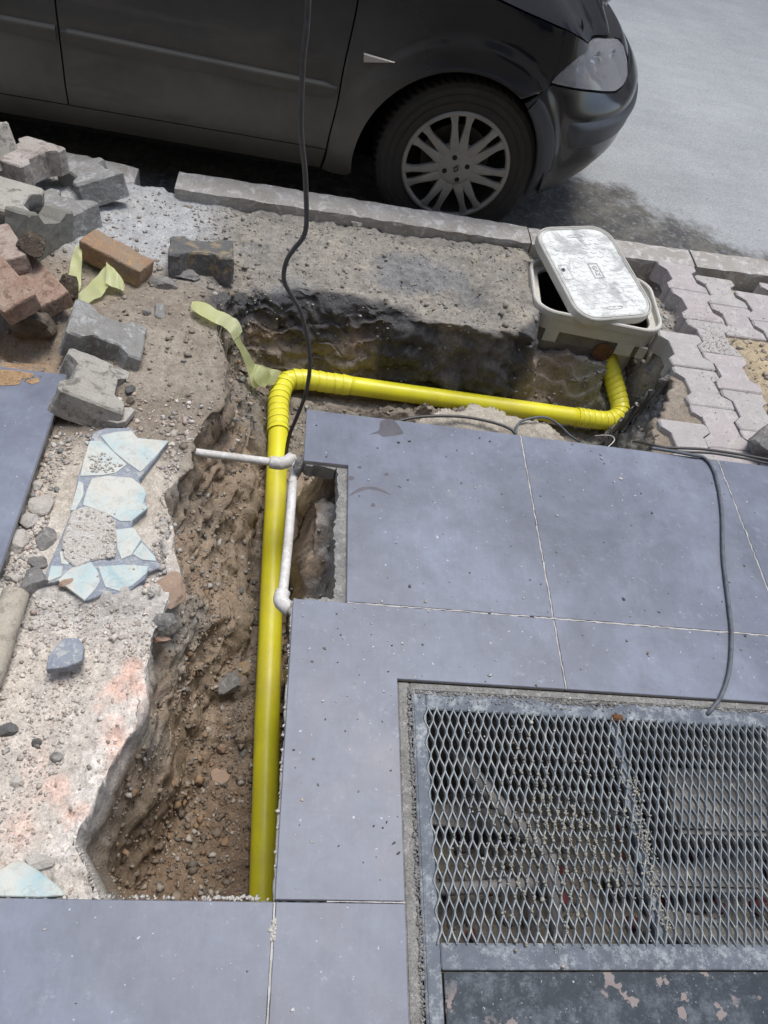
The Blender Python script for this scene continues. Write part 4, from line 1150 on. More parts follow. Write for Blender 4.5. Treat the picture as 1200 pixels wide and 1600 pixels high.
# ================================================================== TUBES
def catmull(P_, k=8):
    P_ = [Vector(p) for p in P_]; out = []
    Q = [P_[0] * 2 - P_[1]] + P_ + [P_[-1] * 2 - P_[-2]]
    for i in range(1, len(Q) - 2):
        a, b, c_, d = Q[i - 1:i + 3]
        for j in range(k):
            q = j / k; out.append(.5 * ((2 * b) + (-a + c_) * q + (2 * a - 5 * b + 4 * c_ - d) * q * q + (-a + 3 * b - 3 * c_ + d) * q ** 3))
    out.append(P_[-1]); return out
def tube(name, pts, rad, mat, parent=None, seg=20, cap=True, radf=None, smooth=True, hollow=False):
    pts = [Vector(p) for p in pts]; n = len(pts); V = []; F = []
    T = [(pts[min(i + 1, n - 1)] - pts[max(i - 1, 0)]).normalized() for i in range(n)]
    up = Vector((0, 0, 1)) if abs(T[0].z) < .9 else Vector((1, 0, 0))
    nn = T[0].cross(up).normalized()
    for i in range(n):
        nn = (nn - T[i] * nn.dot(T[i])).normalized(); bb = T[i].cross(nn)
        r = rad if radf is None else radf(i / (n - 1), i)
        for k in range(seg):
            a = 2 * pi * k / seg; V.append(pts[i] + (nn * cos(a) + bb * sin(a)) * r)
    for i in range(n - 1):
        for k in range(seg):
            F.append((i * seg + k, i * seg + (k + 1) % seg, (i + 1) * seg + (k + 1) % seg, (i + 1) * seg + k))
    if cap:
        F.append(tuple(range(seg))[::-1]); F.append(tuple((n - 1) * seg + k for k in range(seg)))
    return mesh(name, V, F, mat, parent, smooth)
def along(pts, k):  # resample evenly
    pts = [Vector(p) for p in pts]; d = [0]
    for a, b in zip(pts, pts[1:]): d.append(d[-1] + (b - a).length)
    out = []
    for i in range(k + 1):
        s_ = d[-1] * i / k; j = max(0, min(len(d) - 2, next((q - 1 for q in range(1, len(d)) if d[q] >= s_), len(d) - 2)))
        f_ = (s_ - d[j]) / max(1e-9, d[j + 1] - d[j]); out.append(pts[j].lerp(pts[j + 1], f_))
    return out
PR = .0315
pA0 = at(411, 1400, -.465); pA0 = pA0 + (pA0 - at(418, 1097, -.412)) * .6
pA1 = at(434, 697, -.34)
pc0 = at(434.5, 655, -.337); pc1 = at(436, 622, -.335); pc2 = at(448, 596, -.333); pc3 = at(478, 593, -.331); pc4 = at(512, 598, -.331); pc5 = at(545, 602, -.331)
pB0 = at(545, 602, -.331); pB1 = at(905, 652, -.352)
gp = empty('gas_pipe', pA1, 'yellow plastic gas pipe bending twice through the trench up into the meter box', 'pipe')
tube('pipe_run', along([pA0, at(411, 1400, -.465), at(418, 1097, -.412), at(427, 860, -.372), pA1, pc0], 40), PR, M_YEL, gp, 28)
tube('pipe_run', along([pB0 - (pB1 - pB0) * .01, pB1], 24), PR, M_YEL, gp, 28)
def wrap(P_, n, r0, parent):
    """overlapping turns of tape wound round the pipe, each a short skewed collar"""
    P_ = along(catmull(P_, 10), n * 4); V = []; F = []; seg = 36
    T = [(P_[min(i + 1, len(P_) - 1)] - P_[max(i - 1, 0)]).normalized() for i in range(len(P_))]
    nn = T[0].cross(Vector((0, 0, 1))).normalized(); N_ = []
    for t_ in T:
        nn = (nn - t_ * nn.dot(t_)).normalized(); N_.append(nn)
    for k in range(n):
        sk = random.uniform(.10, .30); ph = random.uniform(-.5, .5); ro = r0 + .0040 + random.uniform(-.0004, .0008)
        st_ = [(4 * k - 1, ro - .0030), (4 * k - 1, ro - .0006), (4 * k - .4, ro), (4 * k + 4, r0 + .0008), (4 * k + 4.6, r0 - .001)]
        base = len(V)
        for (i_, r) in st_:
            i0 = max(0, min(len(P_) - 2, int(math.floor(i_)))); f_ = min(1, max(0, i_ - i0))
            c_ = P_[i0].lerp(P_[i0 + 1], f_); t_ = T[i0]; n_ = N_[i0]; b_ = t_.cross(n_)
            for q in range(seg):
                a_ = 2 * pi * q / seg
                V.append(c_ + (n_ * cos(a_) + b_ * sin(a_)) * r + t_ * r * sk * .55 * cos(a_ - ph))
        for l in range(len(st_) - 1):
            for q in range(seg): F.append((base + l * seg + q, base + l * seg + (q + 1) % seg, base + (l + 1) * seg + (q + 1) % seg, base + (l + 1) * seg + q))
    o = mesh('tape_wrap', V, F, M_WRAP, parent, True)
    bm = bmesh.new(); bm.from_mesh(o.data)
    for e in bm.edges:
        if len(e.link_faces) == 2 and e.calc_face_angle(0) > .6: e.smooth = False
    bm.to_mesh(o.data); bm.free()
    tube('pipe_core', P_, r0 + .0004, M_WRAP, parent, 24)
wrap([at(434, 676, -.338), pc0, pc1, pc2, pc3, pc4, pc5, at(548, 603, -.331)], 17, PR, gp)
c1 = [at(900, 651, -.352), at(920, 654, -.352), at(945, 657, -.350), at(960, 654, -.346), at(969, 644, -.338), at(968, 630, -.325), at(963, 610, -.300), at(957, 588, -.268), at(951, 568, -.235), at(946, 550, -.20)]
wrap(c1, 19, PR - .001, gp)
tube('pipe_end', along([at(947, 556, -.205), at(943, 541, -.17)], 4), .027, M_YEL, gp, 20)

# thin white water pipe with two elbows
wp = empty('water_pipe', at(440, 722, -.06), 'thin white plastic water pipe with elbows crossing above the yellow pipe', 'pipe')
tube('pipe_run', along([at(285, 703, -.062), at(300, 706, -.06), at(425, 722, -.052)], 12), .0105, M_WHITE, wp, 14)
tube('elbow', catmull([at(422, 722, -.052), at(438, 724, -.050), at(450, 720, -.047), at(457, 715, -.045)], 5), .0165, M_WHITE, wp, 16)
tube('elbow', catmull([at(456, 714, -.047), at(461, 726, -.05), at(459, 744, -.055), at(457, 756, -.058)], 5), .0105, M_WHITE, wp, 14, radf=lambda q, i: .0115 - .003 * sin(q * pi))
tube('pipe_run', along([at(458, 752, -.058), at(450, 850, -.062), at(441, 935, -.066)], 14), .0115, M_WHITE, wp, 14)
tube('elbow', catmull([at(442, 925, -.066), at(439, 938, -.066), at(446, 947, -.062), at(455, 953, -.058)], 6), .0175, M_WHITE, wp, 16)
tube('pipe_run', [at(452, 950, -.060), at(470, 968, -.052)], .0115, M_WHITE, wp, 14)

# old cream conduit at the left edge
o = tube('conduit', along([at(-75, 1190, -.02), at(-12, 1045, -.018), at(22, 935, -.018), at(25, 927, -.018)], 20), .026, M_CONDUIT, None, 20, radf=lambda q, i: .026 + random.uniform(-.0006, .0006))
tag(o, 'old cream plastic conduit half buried at the left edge', 'conduit')

# hanging cable
ha = [aty(476, -900, 1.5), aty(482, -300, 1.5), (-.008, 1.5, .918), (-.007, 1.5, .814), (.001, 1.5, .698), (.016, 1.5, .62), (.024, 1.5, .568), (.032, 1.5, .50), (.029, 1.5, .463), (.012, 1.5, .43), (-.001, 1.5, .401), (-.006, 1.5, .365), (-.001, 1.5, .335), (.020, 1.5, .30), (.042, 1.5, .262), (.065, 1.5, .19), (.080, 1.5, .12), (.084, 1.5, .05), (.080, 1.5, -.02), (.066, 1.5, -.10), (.052, 1.5, -.18), (.05, 1.52, -.30)]
o = tube('hanging_cable', catmull(ha, 8), .0054, M_CABLE, None, 12)
tag(o, 'dark cable hanging down in front of the car into the trench corner', 'cable')

def cab(pxs, rad, mat, label, z=.006, name='cable', k=8, parent=None):
    P_ = []
    for p in pxs:
        zz = p[2] if len(p) > 2 else z
        P_.append(at(p[0], p[1], zz))
    o = tube(name, catmull(P_, k), rad, mat, parent, 10)
    return tag(o, label, 'cable') if label else o
cab([(1105, 1116, -.006), (1112, 1108, .001), (1128, 1085, .0055), (1140, 1045), (1143, 990), (1138, 940), (1130, 870), (1128, 800), (1121, 755), (1113, 730), (1100, 715), (1082, 711, .008), (1050, 705, .008), (1018, 700, .006)], .0048, M_CABLEG, 'grey dusty cable running down the tiles to the grating frame')
cab([(1260, 729, .004), (1200, 718, .008), (1150, 709, .010), (1100, 702, .010), (1060, 700, .008), (1030, 698, -.005), (1005, 692, -.06), (990, 690, -.12)], .0042, M_CABLE, 'upper black cable entering from the right along the tile edge')
cab([(1260, 738, .004), (1200, 724, .006), (1150, 714, .007), (1110, 708, .008), (1070, 706, .006), (1040, 703, .002), (1015, 700, -.03)], .0036, M_CABLE, 'lower black cable entering from the right beside another')
cab([(602, 668, -.03), (620, 659, -.014), (650, 652, -.006), (690, 650, -.003), (730, 652, -.003), (770, 660, -.004), (795, 669, -.006), (806, 678, -.012)], .0042, M_CABLE, 'thin black cable looping over the mortar mound at the tile edge')
cab([(806, 682, -.02), (808, 665, -.012), (820, 656, -.008), (850, 652, -.008), (872, 663, -.03), (890, 680, -.06), (905, 690, -.09)], .0036, M_CABLEG, 'thin grey cable arching just right of the mortar mound')
cab([(948, 700, -.12), (957, 692, -.13), (960, 686, -.15), (955, 681, -.17), (942, 680, -.19), (930, 681, -.21)], .0016, M_WHITE, 'short thin white wire curling in the trench', name='wire')

# ================================================================== BARRIER TAPE
def ribbon(name, L_, R_, parent=None, k=6):
    Lc = catmull([at(*p) for p in L_], k); Rc = catmull([at(*p) for p in R_], k); V = []; F = []; m = 5
    for i, (a, b) in enumerate(zip(Lc, Rc)):
        for j in range(m):
            q = j / (m - 1); w_ = .004 * sin(q * pi) * sin(i * .55) + .003 * mn.noise(Vector((i * .3, j * .8, len(L_))))
            p = a.lerp(b, q); V.append((p.x, p.y, p.z + w_))
    for i in range(len(Lc) - 1):
        for j in range(m - 1): F.append((i * m + j, i * m + j + 1, (i + 1) * m + j + 1, (i + 1) * m + j))
    return mesh(name, V, F, M_TAPE, parent, True)
zt = -.045
tp = empty('barrier_tape', at(112, 460, zt), 'pale yellow tape folded into a V between the bricks and grey blocks', 'tape')
ribbon('tape_strip', [(119, 383, .0), (113, 400, -.01), (108, 425, -.02), (103, 452, -.03), (98, 470, -.04), (95, 484, -.046)], [(128, 386, .0), (128, 408, -.01), (127, 430, -.02), (126, 450, -.03), (119, 462, -.04), (112, 484, -.046)], tp)
ribbon('tape_strip', [(111, 484, -.040), (119, 462, -.038), (135, 448, -.034), (152, 430, -.028), (165, 415, -.022)], [(118, 485, -.042), (142, 471, -.038), (158, 463, -.034), (166, 452, -.028), (170, 445, -.022)], tp)
ribbon('tape_strip', [(166, 409, -.005), (180, 422, -.012), (190, 434, -.02), (195, 446, -.028)], [(165, 443, -.02), (176, 448, -.024), (186, 451, -.028), (193, 455, -.032)], tp)
tp = empty('barrier_tape', at(360, 520, -.1), 'pale yellow tape trailing from the dirt bank down to the pipe bend', 'tape')
ribbon('tape_strip', [(300, 471, -.025), (318, 472, -.022), (340, 484, -.025), (362, 494, -.035), (374, 504, -.05), (379, 518, -.07)], [(298, 482, -.025), (312, 492, -.022), (334, 504, -.025), (348, 510, -.035), (359, 520, -.05), (365, 532, -.07)], tp)
ribbon('tape_strip', [(378, 514, -.07), (376, 530, -.09), (385, 545, -.13), (393, 560, -.17), (400, 572, -.21)], [(364, 528, -.07), (370, 540, -.09), (378, 555, -.13), (384, 572, -.17), (390, 590, -.21)], tp)
ribbon('tape_strip', [(398, 568, -.20), (412, 572, -.23), (425, 576, -.26), (440, 580, -.28)], [(390, 590, -.21), (397, 606, -.24), (412, 600, -.27), (428, 602, -.30)], tp)
ribbon('tape_strip', [(404, 570, -.19), (420, 580, -.22), (424, 590, -.26)], [(396, 588, -.2), (402, 600, -.23), (414, 606, -.26)], tp)

# ================================================================== GAS BOX
def rrect(L, W, r, seg=7):
    P_ = []
    for cx_, cy_, a0 in ((L / 2 - r, W / 2 - r, 0), (-L / 2 + r, W / 2 - r, 90), (-L / 2 + r, -W / 2 + r, 180), (L / 2 - r, -W / 2 + r, 270)):
        for k in range(seg + 1):
            a = radians(a0 + 90 * k / seg); P_.append((cx_ + r * cos(a), cy_ + r * sin(a)))
    return P_
def rings(name, levels, mat, parent, close_top=False, close_bot=False, smooth=False):
    """levels: list of (outline, z) skinned in order"""
    V = []; F = []; n = len(levels[0][0])
    for P_, z in levels: V += [(x, y, z) for x, y in P_]
    for l in range(len(levels) - 1):
        for i in range(n): F.append((l * n + i, l * n + (i + 1) % n, (l + 1) * n + (i + 1) % n, (l + 1) * n + i))
    if close_top: F.append(tuple((len(levels) - 1) * n + i for i in range(n)))
    if close_bot: F.append(tuple(range(n))[::-1])
    o = mesh(name, V, F, mat, parent, smooth)
    bm = bmesh.new(); bm.from_mesh(o.data); bmesh.ops.recalc_face_normals(bm, faces=bm.faces); bm.to_mesh(o.data); bm.free()
    return o
gb = empty('meter_box', (1.084, 2.236, -.052), 'open cream plastic gas meter box set in the ground above the pipe end', 'meter box', world=False, rot=(radians(-2), 0, radians(-5)))
q = lambda L, W, r: rrect(L, W, r)
rings('box_frame', [(q(.430, .30, .07), -.05), (q(.430, .30, .07), -.075), (q(.455, .325, .078), -.078), (q(.462, .332, .08), -.03), (q(.468, .338, .082), -.028), (q(.470, .340, .082), -.004), (q(.464, .334, .08), 0), (q(.450, .320, .075), 0), (q(.444, .314, .073), -.004), (q(.440, .310, .07), -.022), (q(.400, .27, .055), -.024), (q(.396, .266, .054), -.03), (q(.390, .26, .05), -.24)], M_BOX, gb)
rings('box_collar', [(q(.445, .315, .06), -.075), (q(.440, .31, .06), -.128), (q(.42, .29, .05), -.13)], M_BOXC, gb)
for x_, w_ in ((-.145, .05), (.125, .06), (.19, .03)):
    bm = bmesh.new(); bmesh.ops.create_cube(bm, size=1)
    for v_ in bm.verts: v_.co = Vector((x_ + v_.co.x * w_, -.157 + v_.co.y * .012, -.100 + v_.co.z * .045))
    bmobj('bracket', bm, M_BOX, gb)
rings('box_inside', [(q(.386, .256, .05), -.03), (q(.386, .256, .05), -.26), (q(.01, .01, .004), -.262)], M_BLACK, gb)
bm = bmesh.new(); bmesh.ops.create_cone(bm, segments=20, radius1=.035, radius2=.03, depth=.03, cap_ends=True)
for v_ in bm.verts: v_.co = Vector((v_.co.x, v_.co.z, v_.co.y)) + Vector((.055, -.158, -.122))
bmobj('pipe_gland', bm, M_RUST, gb)

cv = empty('box_cover', (1.067, 2.288, -.003), 'worn white cream cover lying askew across the open meter box', 'cover', world=False, rot=(.134, -.009, .299))
rings('cover_frame', [(q(.306, .439, .072), -.004), (q(.308, .441, .073), .004), (q(.314, .447, .076), .006), (q(.320, .453, .08), .003), (q(.322, .455, .08), -.018), (q(.316, .449, .078), -.030), (q(.300, .433, .07), -.030)], M_BOX, cv)
rings('cover_plate', [(q(.305, .438, .072), -.02), (q(.305, .438, .072), .0), (q(.3, .433, .07), .0025), (q(.288, .421, .066), .0025), (q(.285, .418, .065), .001), (q(.28, .413, .062), .0028)], M_PLATE, cv, True, True)
rings('cover_rim', [(q(.2965, .4295, .0695), .0024), (q(.2965, .4295, .0695), .0052), (q(.2905, .4235, .067), .0052), (q(.2905, .4235, .067), .0024)], M_BOX, cv)
M_MARK = plain('moulded_mark', (.50, .52, .50), .6, noise=.3, sc=60)
M_MARKD = plain('moulded_groove', (.36, .37, .36), .7, noise=.3, sc=60)
def txt(body, size, loc, rz, mat, parent, name='lettering', ext=.0006):
    cu = bpy.data.curves.new(name, 'FONT'); cu.body = body; cu.size = size; cu.extrude = ext; cu.align_x = 'CENTER'; cu.align_y = 'CENTER'
    tmp = bpy.data.objects.new(name, cu); COL.objects.link(tmp)
    dg = bpy.context.evaluated_depsgraph_get(); me = bpy.data.meshes.new_from_object(tmp.evaluated_get(dg))
    bpy.data.objects.remove(tmp)
    me.materials.clear(); me.materials.append(mat)
    o = bpy.data.objects.new(name, me); link(o, parent); o.location = loc; o.rotation_euler = (0, 0, rz); return o
txt('GAZ', .024, (0.008, .0, .0034), -pi / 2, M_MARKD, cv, ext=.0004)
def frame(x0, y0, x1, y1, wd, z, mat, nm='label_frame'):
    V = []; 
    for d_ in (0, wd): V += [(x0 + d_, y0 + d_, z), (x1 - d_, y0 + d_, z), (x1 - d_, y1 - d_, z), (x0 + d_, y1 - d_, z)]
    V += [(x, y, z - .0015) for x, y, _ in V[:4]]
    F = [(i, (i + 1) % 4, 4 + (i + 1) % 4, 4 + i) for i in range(4)] + [(8 + i, 8 + (i + 1) % 4, (i + 1) % 4, i) for i in range(4)]
    return mesh(nm, V, F, mat, cv)
frame(-.010, -.034, .026, .034, .0012, .0038, M_MARKD)
frame(-.013, -.037, .029, .037, .0012, .0036, M_MARK)
frame(-.134, -.034, -.098, .036, .002, .0040, M_MARK, 'latch_plate')
bm = bmesh.new(); bmesh.ops.create_cone(bm, segments=16, radius1=.0085, radius2=.007, depth=.004, cap_ends=True)
for v_ in bm.verts: v_.co += Vector((-.122, .012, .004))
bmobj('bolt', bm, M_STEEL, cv)
bm = bmesh.new(); bmesh.ops.create_cone(bm, segments=12, radius1=.0045, radius2=.0045, depth=.002, cap_ends=True)
for v_ in bm.verts: v_.co += Vector((-.122, .012, .0062))
bmobj('bolt_socket', bm, M_BLACK, cv)
for y_ in (-.175, .175):
    V = [( .035 * cos(a), y_ + .008 * sin(a), .0036) for a in np.linspace(0, 6.283, 17)[:-1]] + [(.031 * cos(a), y_ + .0055 * sin(a), .0036) for a in np.linspace(0, 6.283, 17)[:-1]]
    mesh('finger_grip', V, [(i, (i + 1) % 16, 16 + (i + 1) % 16, 16 + i) for i in range(16)], M_MARKD, cv)
# raised chevron treads
V = []; F = []
r_ = random.Random(4)
for iy in range(-9, 10):
    for ix in range(-3, 4):
        x_ = ix * .040 + (.02 if iy % 2 else 0); y_ = iy * .0215
        if abs(x_) > .128 or abs(y_) > .19 or (abs(x_) > .10 and abs(y_) > .165): continue
        if -.03 < x_ < .048 and abs(y_) < .055: continue
        if x_ < -.085 and abs(y_) < .045: continue
        b = len(V); hw = .014; 
        for (u, w_) in ((-hw, .004), (0, -.003), (hw, .004), (hw, .0065), (0, -.0005), (-hw, .0065)): V.append((x_ + u, y_ + w_, .0038))
        for (u, w_) in ((-hw, .004), (0, -.003), (hw, .004), (hw, .0065), (0, -.0005), (-hw, .0065)): V.append((x_ + u * 1.04, y_ + w_ * 1.02, .0026))
        F += [(b, b + 1, b + 4, b + 5), (b + 1, b + 2, b + 3, b + 4)] + [(b + 6 + i, b + 6 + (i + 1) % 6, b + (i + 1) % 6, b + i) for i in range(6)]
o = mesh('tread', V, F, M_PLATE, cv)

# ================================================================== GRATING
gr = empty('floor_grating', (.75, .35, 0), 'rectangular steel grating of expanded mesh over a pit, dusty frame around it', 'grating')
def bx(name, x0, y0, z0, x1, y1, z1, mat, parent, bev=.0015):
    bm = bmesh.new(); bmesh.ops.create_cube(bm, size=1)
    for v_ in bm.verts: v_.co = Vector(((x0 + x1) / 2 + v_.co.x * (x1 - x0), (y0 + y1) / 2 + v_.co.y * (y1 - y0), (z0 + z1) / 2 + v_.co.z * (z1 - z0)))
    if bev: bmesh.ops.bevel(bm, geom=bm.edges[:], offset=bev, segments=2, affect='EDGES')
    return bmobj(name, bm, mat, parent)
XR = 1.62
# old painted channel and mortar joint around the frame
bx('mortar_joint', .3085, -.34, -.05, .3335, .681, -.009, M_MORTAR, floor_, .002)
bx('mortar_joint', .3340, .6640, -.05, XR, .681, -.009, M_MORTAR, floor_, .002)
r_ = np.random.default_rng(51); pts = []; sz = []
for i in range(700):
    y = r_.uniform(-.1, .67); pts.append((.329 + abs(r_.normal(0, .005)), y, -.007)); sz.append(r_.uniform(.001, .0038))
for i in range(420):
    x = r_.uniform(.34, 1.3); pts.append((x, .662 - abs(r_.normal(0, .004)), -.006)); sz.append(r_.uniform(.001, .0045))
for i in range(160):
    x = r_.normal(.70, .05); pts.append((x, .659 - abs(r_.normal(0, .005)), -.005)); sz.append(r_.uniform(.001, .004))
for i in range(120):
    x = r_.normal(.62, .14); pts.append((x, r_.uniform(.636, .658), -.0045)); sz.append(r_.uniform(.0008, .0026))
o = crumbs('mortar_crumbs', pts, sz, M_MORTAR, None, seed=52); tag(o, 'cream mortar crumbs along the grating frame', 'mortar crumbs')
bx('frame_bar', .336, -.34, -.03, .3655, .6605, -.0055, M_STEEL, gr)
bx('frame_bar', .3665, .6225, -.03, XR, .6600, -.0055, M_STEEL, gr)
bx('frame_bar', .3665, .1635, -.03, XR, .2035, -.0050, M_STEEL, gr)
bx('inner_lip', .3405, -.30, -.0054, .3450, .655, -.0032, M_STEEL, gr, .0008)
bx('cross_bar', .7680, .2045, -.03, .7900, .6215, -.0105, M_STEEL, gr)
bx('weld_stub', .770, .619, -.0052, .796, .633, .0015, M_RUST, gr, .003)
bx('cover_panel', .3700, -.34, -.02, XR, .1605, -.0075, M_PANEL, gr, .001)
# expanded metal
SW, LW = .01745, .0505
V = []; F = []
x_start = .3600; x_end = XR; y0_, y1_ = .2005, .6265
nh = int(round((y1_ - y0_) / (LW / 2)))
hy = (y1_ - y0_) / nh
K = int((x_end - x_start) / (SW / 2))
sub = 5
rr = random.Random(3)
for k in range(K):
    pts = []
    jx = [rr.gauss(0, .0004) for _ in range(nh + 2)]
    for j in range(nh):
        a = x_start + (k + (0 if (j + k) % 2 == 0 else 1)) * SW / 2
        b = x_start + (k + (1 if (j + k) % 2 == 0 else 0)) * SW / 2
        for q_ in range(sub + (1 if j == nh - 1 else 0)):
            q = q_ / sub
            e = min(1, max(0, (q - .10) / .80)); e = e * e * (3 - 2 * e)
            e = .5 * e + .5 * q
            off = -.0008 if a < b else .0008
            x = a + (b - a) * e + jx[j] * (1 - q) + jx[j + 1] * q
            # touching strands share a node: keep them side by side
            side = (-.0009 if (j + k) % 2 else .0009)
            pts.append((x, y0_ + (j + q) * hy, (.0016 if (b > a) else -.0016) * sin(q * pi)))
    base = len(V)
    for (x, y, z) in pts:
        sag = -.0015 * sin((y - y0_) / (y1_ - y0_) * pi)
        wd, ht = .00125, .0028
        sl_ = .0010
        for (u, v_) in ((-wd - sl_, -ht), (wd - sl_, -ht), (wd + sl_, ht), (-wd + sl_, ht)):
            V.append((x + u, y, -.0045 + v_ + z + sag))
    for i in range(len(pts) - 1):
        for c_ in range(4):
            F.append((base + i * 4 + c_, base + i * 4 + (c_ + 1) % 4, base + (i + 1) * 4 + (c_ + 1) % 4, base + (i + 1) * 4 + c_))
mesh('expanded_mesh', V, F, M_MESH, gr)
# mortar caught in the mesh
r_ = np.random.default_rng(61); pts = []; sz = []
for i in range(1500):
    if i % 14 == 0: ccx, ccy = r_.normal(.60, .09), r_.normal(.37, .075)
    x = ccx + r_.normal(0, .012); y = ccy + r_.normal(0, .02)
    if not (.37 < x < .80 and .205 < y < .62): continue
    kx = (x - x_start) / (SW / 2); jy = (y - y0_) / hy
    x2 = x_start + round(kx) * SW / 2; y2 = y0_ + round(jy) * hy
    if (round(kx) + round(jy)) % 2 == 1: x2 += SW / 2
    pts.append((x2 + r_.normal(0, .0013), y2 + r_.normal(0, .0055), .0 + r_.normal(0, .001))); sz.append(r_.uniform(.0009, .0032))
for i in range(260): pts.append((.783 + r_.normal(0, .008), r_.uniform(.22, .5), -.001)); sz.append(r_.uniform(.001, .003))
M_MC = stone_mat('mesh_mortar', (.36, .35, .30), (.30, .295, .26), sc=20, bump=.3)
crumbs('caught_mortar', pts, sz, M_MC, gr, seed=62)
# pit contents
M_PITP = plain("pit_pipe", (.36, .35, .34), .7, noise=.4, sc=10)
M_PITC = stone_mat("pit_concrete", (.27, .26, .24), (.17, .16, .145), (.33, .32, .30), sc=9, bump=.8)
def pitpt(px, py, z): return at(px, py, z)
o = tube('pit_pipe', [pitpt(690, 1150, -.20), pitpt(790, 1270, -.26), pitpt(860, 1345, -.30)], .017, M_PITP, None, 14); tag(o, 'grey pipe slanting across the pit under the grating', 'pipe')
o = tube('pit_pipe', [pitpt(858, 1335, -.27), pitpt(866, 1400, -.30), pitpt(868, 1470, -.33)], .016, M_PITP, None, 14); tag(o, 'short pipe running towards the viewer in the pit', 'pipe')
o = tube('pit_pipe', [pitpt(676, 1390, -.34), pitpt(760, 1386, -.34), pitpt(850, 1380, -.33)], .014, M_PITP, None, 14); tag(o, 'horizontal pale pipe lying on the pit floor under the grating', 'pipe')
o = bx('concrete_ledge', .98, .45, -.33, 1.55, .60, -.20, M_PITC, None, .01); tag(o, 'concrete ledge in the pit at the right under the grating', 'ledge')
o = bx('concrete_ledge', .88, .36, -.40, 1.25, .42, -.34, M_PITC, None, .01); tag(o, 'low concrete block in the middle of the pit', 'ledge')
o = tube('pit_cable', catmull([pitpt(905, 1160, -.12), pitpt(880, 1210, -.16), pitpt(905, 1250, -.2), pitpt(960, 1275, -.24), pitpt(1010, 1290, -.26)], 6), .006, M_CABLE, None, 8); tag(o, 'black cable curling in the pit right of the cross bar', 'cable')
for i_, (x0_, y0b, x1_, y1b, z_, w_, lab_) in enumerate(((.42, .52, .72, .50, -.36, .05, 'dusty board lying across the far side of the pit'), (.95, .30, 1.30, .24, -.36, .06, 'dusty board at the right of the pit floor'))):
    bm = bmesh.new(); bmesh.ops.create_cube(bm, size=1); ang_ = math.atan2(y1b - y0b, x1_ - x0_)
    for v_ in bm.verts: v_.co = Vector((v_.co.x * hypot(x1_ - x0_, y1b - y0b), v_.co.y * w_, v_.co.z * .018))
    bmesh.ops.bevel(bm, geom=bm.edges[:], offset=.002, segments=1, affect='EDGES')
    o = bmobj('board', bm, M_PITC); o.location = ((x0_ + x1_) / 2, (y0b + y1b) / 2, z_); o.rotation_euler = (.1, .05, ang_); tag(o, lab_, 'board')
pts, sz, cc = scatter(700, (.37, .05, 1.5, .6), .003, .007, .035, [(.16, .14, .12), (.22, .19, .16), (.11, .10, .085), (.27, .25, .22), (.19, .165, .14), (.20, .18, .15), (.14, .03, .03)], 91)
o = crumbs('pit_rubble', pts, sz, M_CRUMB, None, seed=92, colors=cc); tag(o, 'dirty rubble on the floor of the pit under the grating', 'rubble')

# ================================================================== CAR
WX, WZ, TY = .591, .0395, 2.772
def sm1(a, b, x):
    q_ = min(1, max(0, (x - a) / (b - a))); return q_ * q_ * (3 - 2 * q_)
AX, AZ, AR = .562, .020, .364        # wheel arch opening
REARW = WX - 2.63
def B(s, z, d=0.0):
    """a point of the car's near side; s runs along its outline in plan, z is height, d moves inwards"""
    if s < -2.35:
        th = min((-2.35 - s) / .95 * pi / 2, pi / 2)
        p = (-2.35 - .42 * sin(th), 3.6 - .855 * cos(th)); nx, ny = -sin(th) / .42, -cos(th) / .855
        l = hypot(nx, ny); n = (nx / l, ny / l); fw = 0; fz = 0
    elif s <= .75: p = (s, 2.745); n = (0, -1); fw = 0; fz = 0
    else:
        th = min((s - .75) / 1.16 * pi / 2, pi / 2)
        p = (.75 + .605 * sin(th), 3.6 - .855 * cos(th)); nx, ny = sin(th) / .605, -cos(th) / .855
        l = hypot(nx, ny); n = (nx / l, ny / l); fw = sin(th); fz = sm1(.90, 1.38, s)
    o = 0
    if z < .12: o += .035 * ((.12 - z) / .16) ** 2 * (1 - .3 * fw)
    if z > .22: o += .05 * ((z - .22) / .4) ** 2
    if z > .27: o += fz * .22 * ((z - .27) / .25) ** 1.5
    o -= fz * .035 * sm1(.0, .12, z) * sm1(.36, .26, z)
    if z < .02: o += fz * .08 * ((.02 - z) / .12) ** 1.3
    for wx_ in (WX, REARW):
        r = hypot(s - (wx_ - WX + AX), z - AZ)
        o -= .016 * sm1(AR + .115, AR + .065, r) * sm1(AR - .10, AR - .04, r)
    o += d
    return Vector((p[0] - n[0] * o, p[1] - n[1] * o, z))

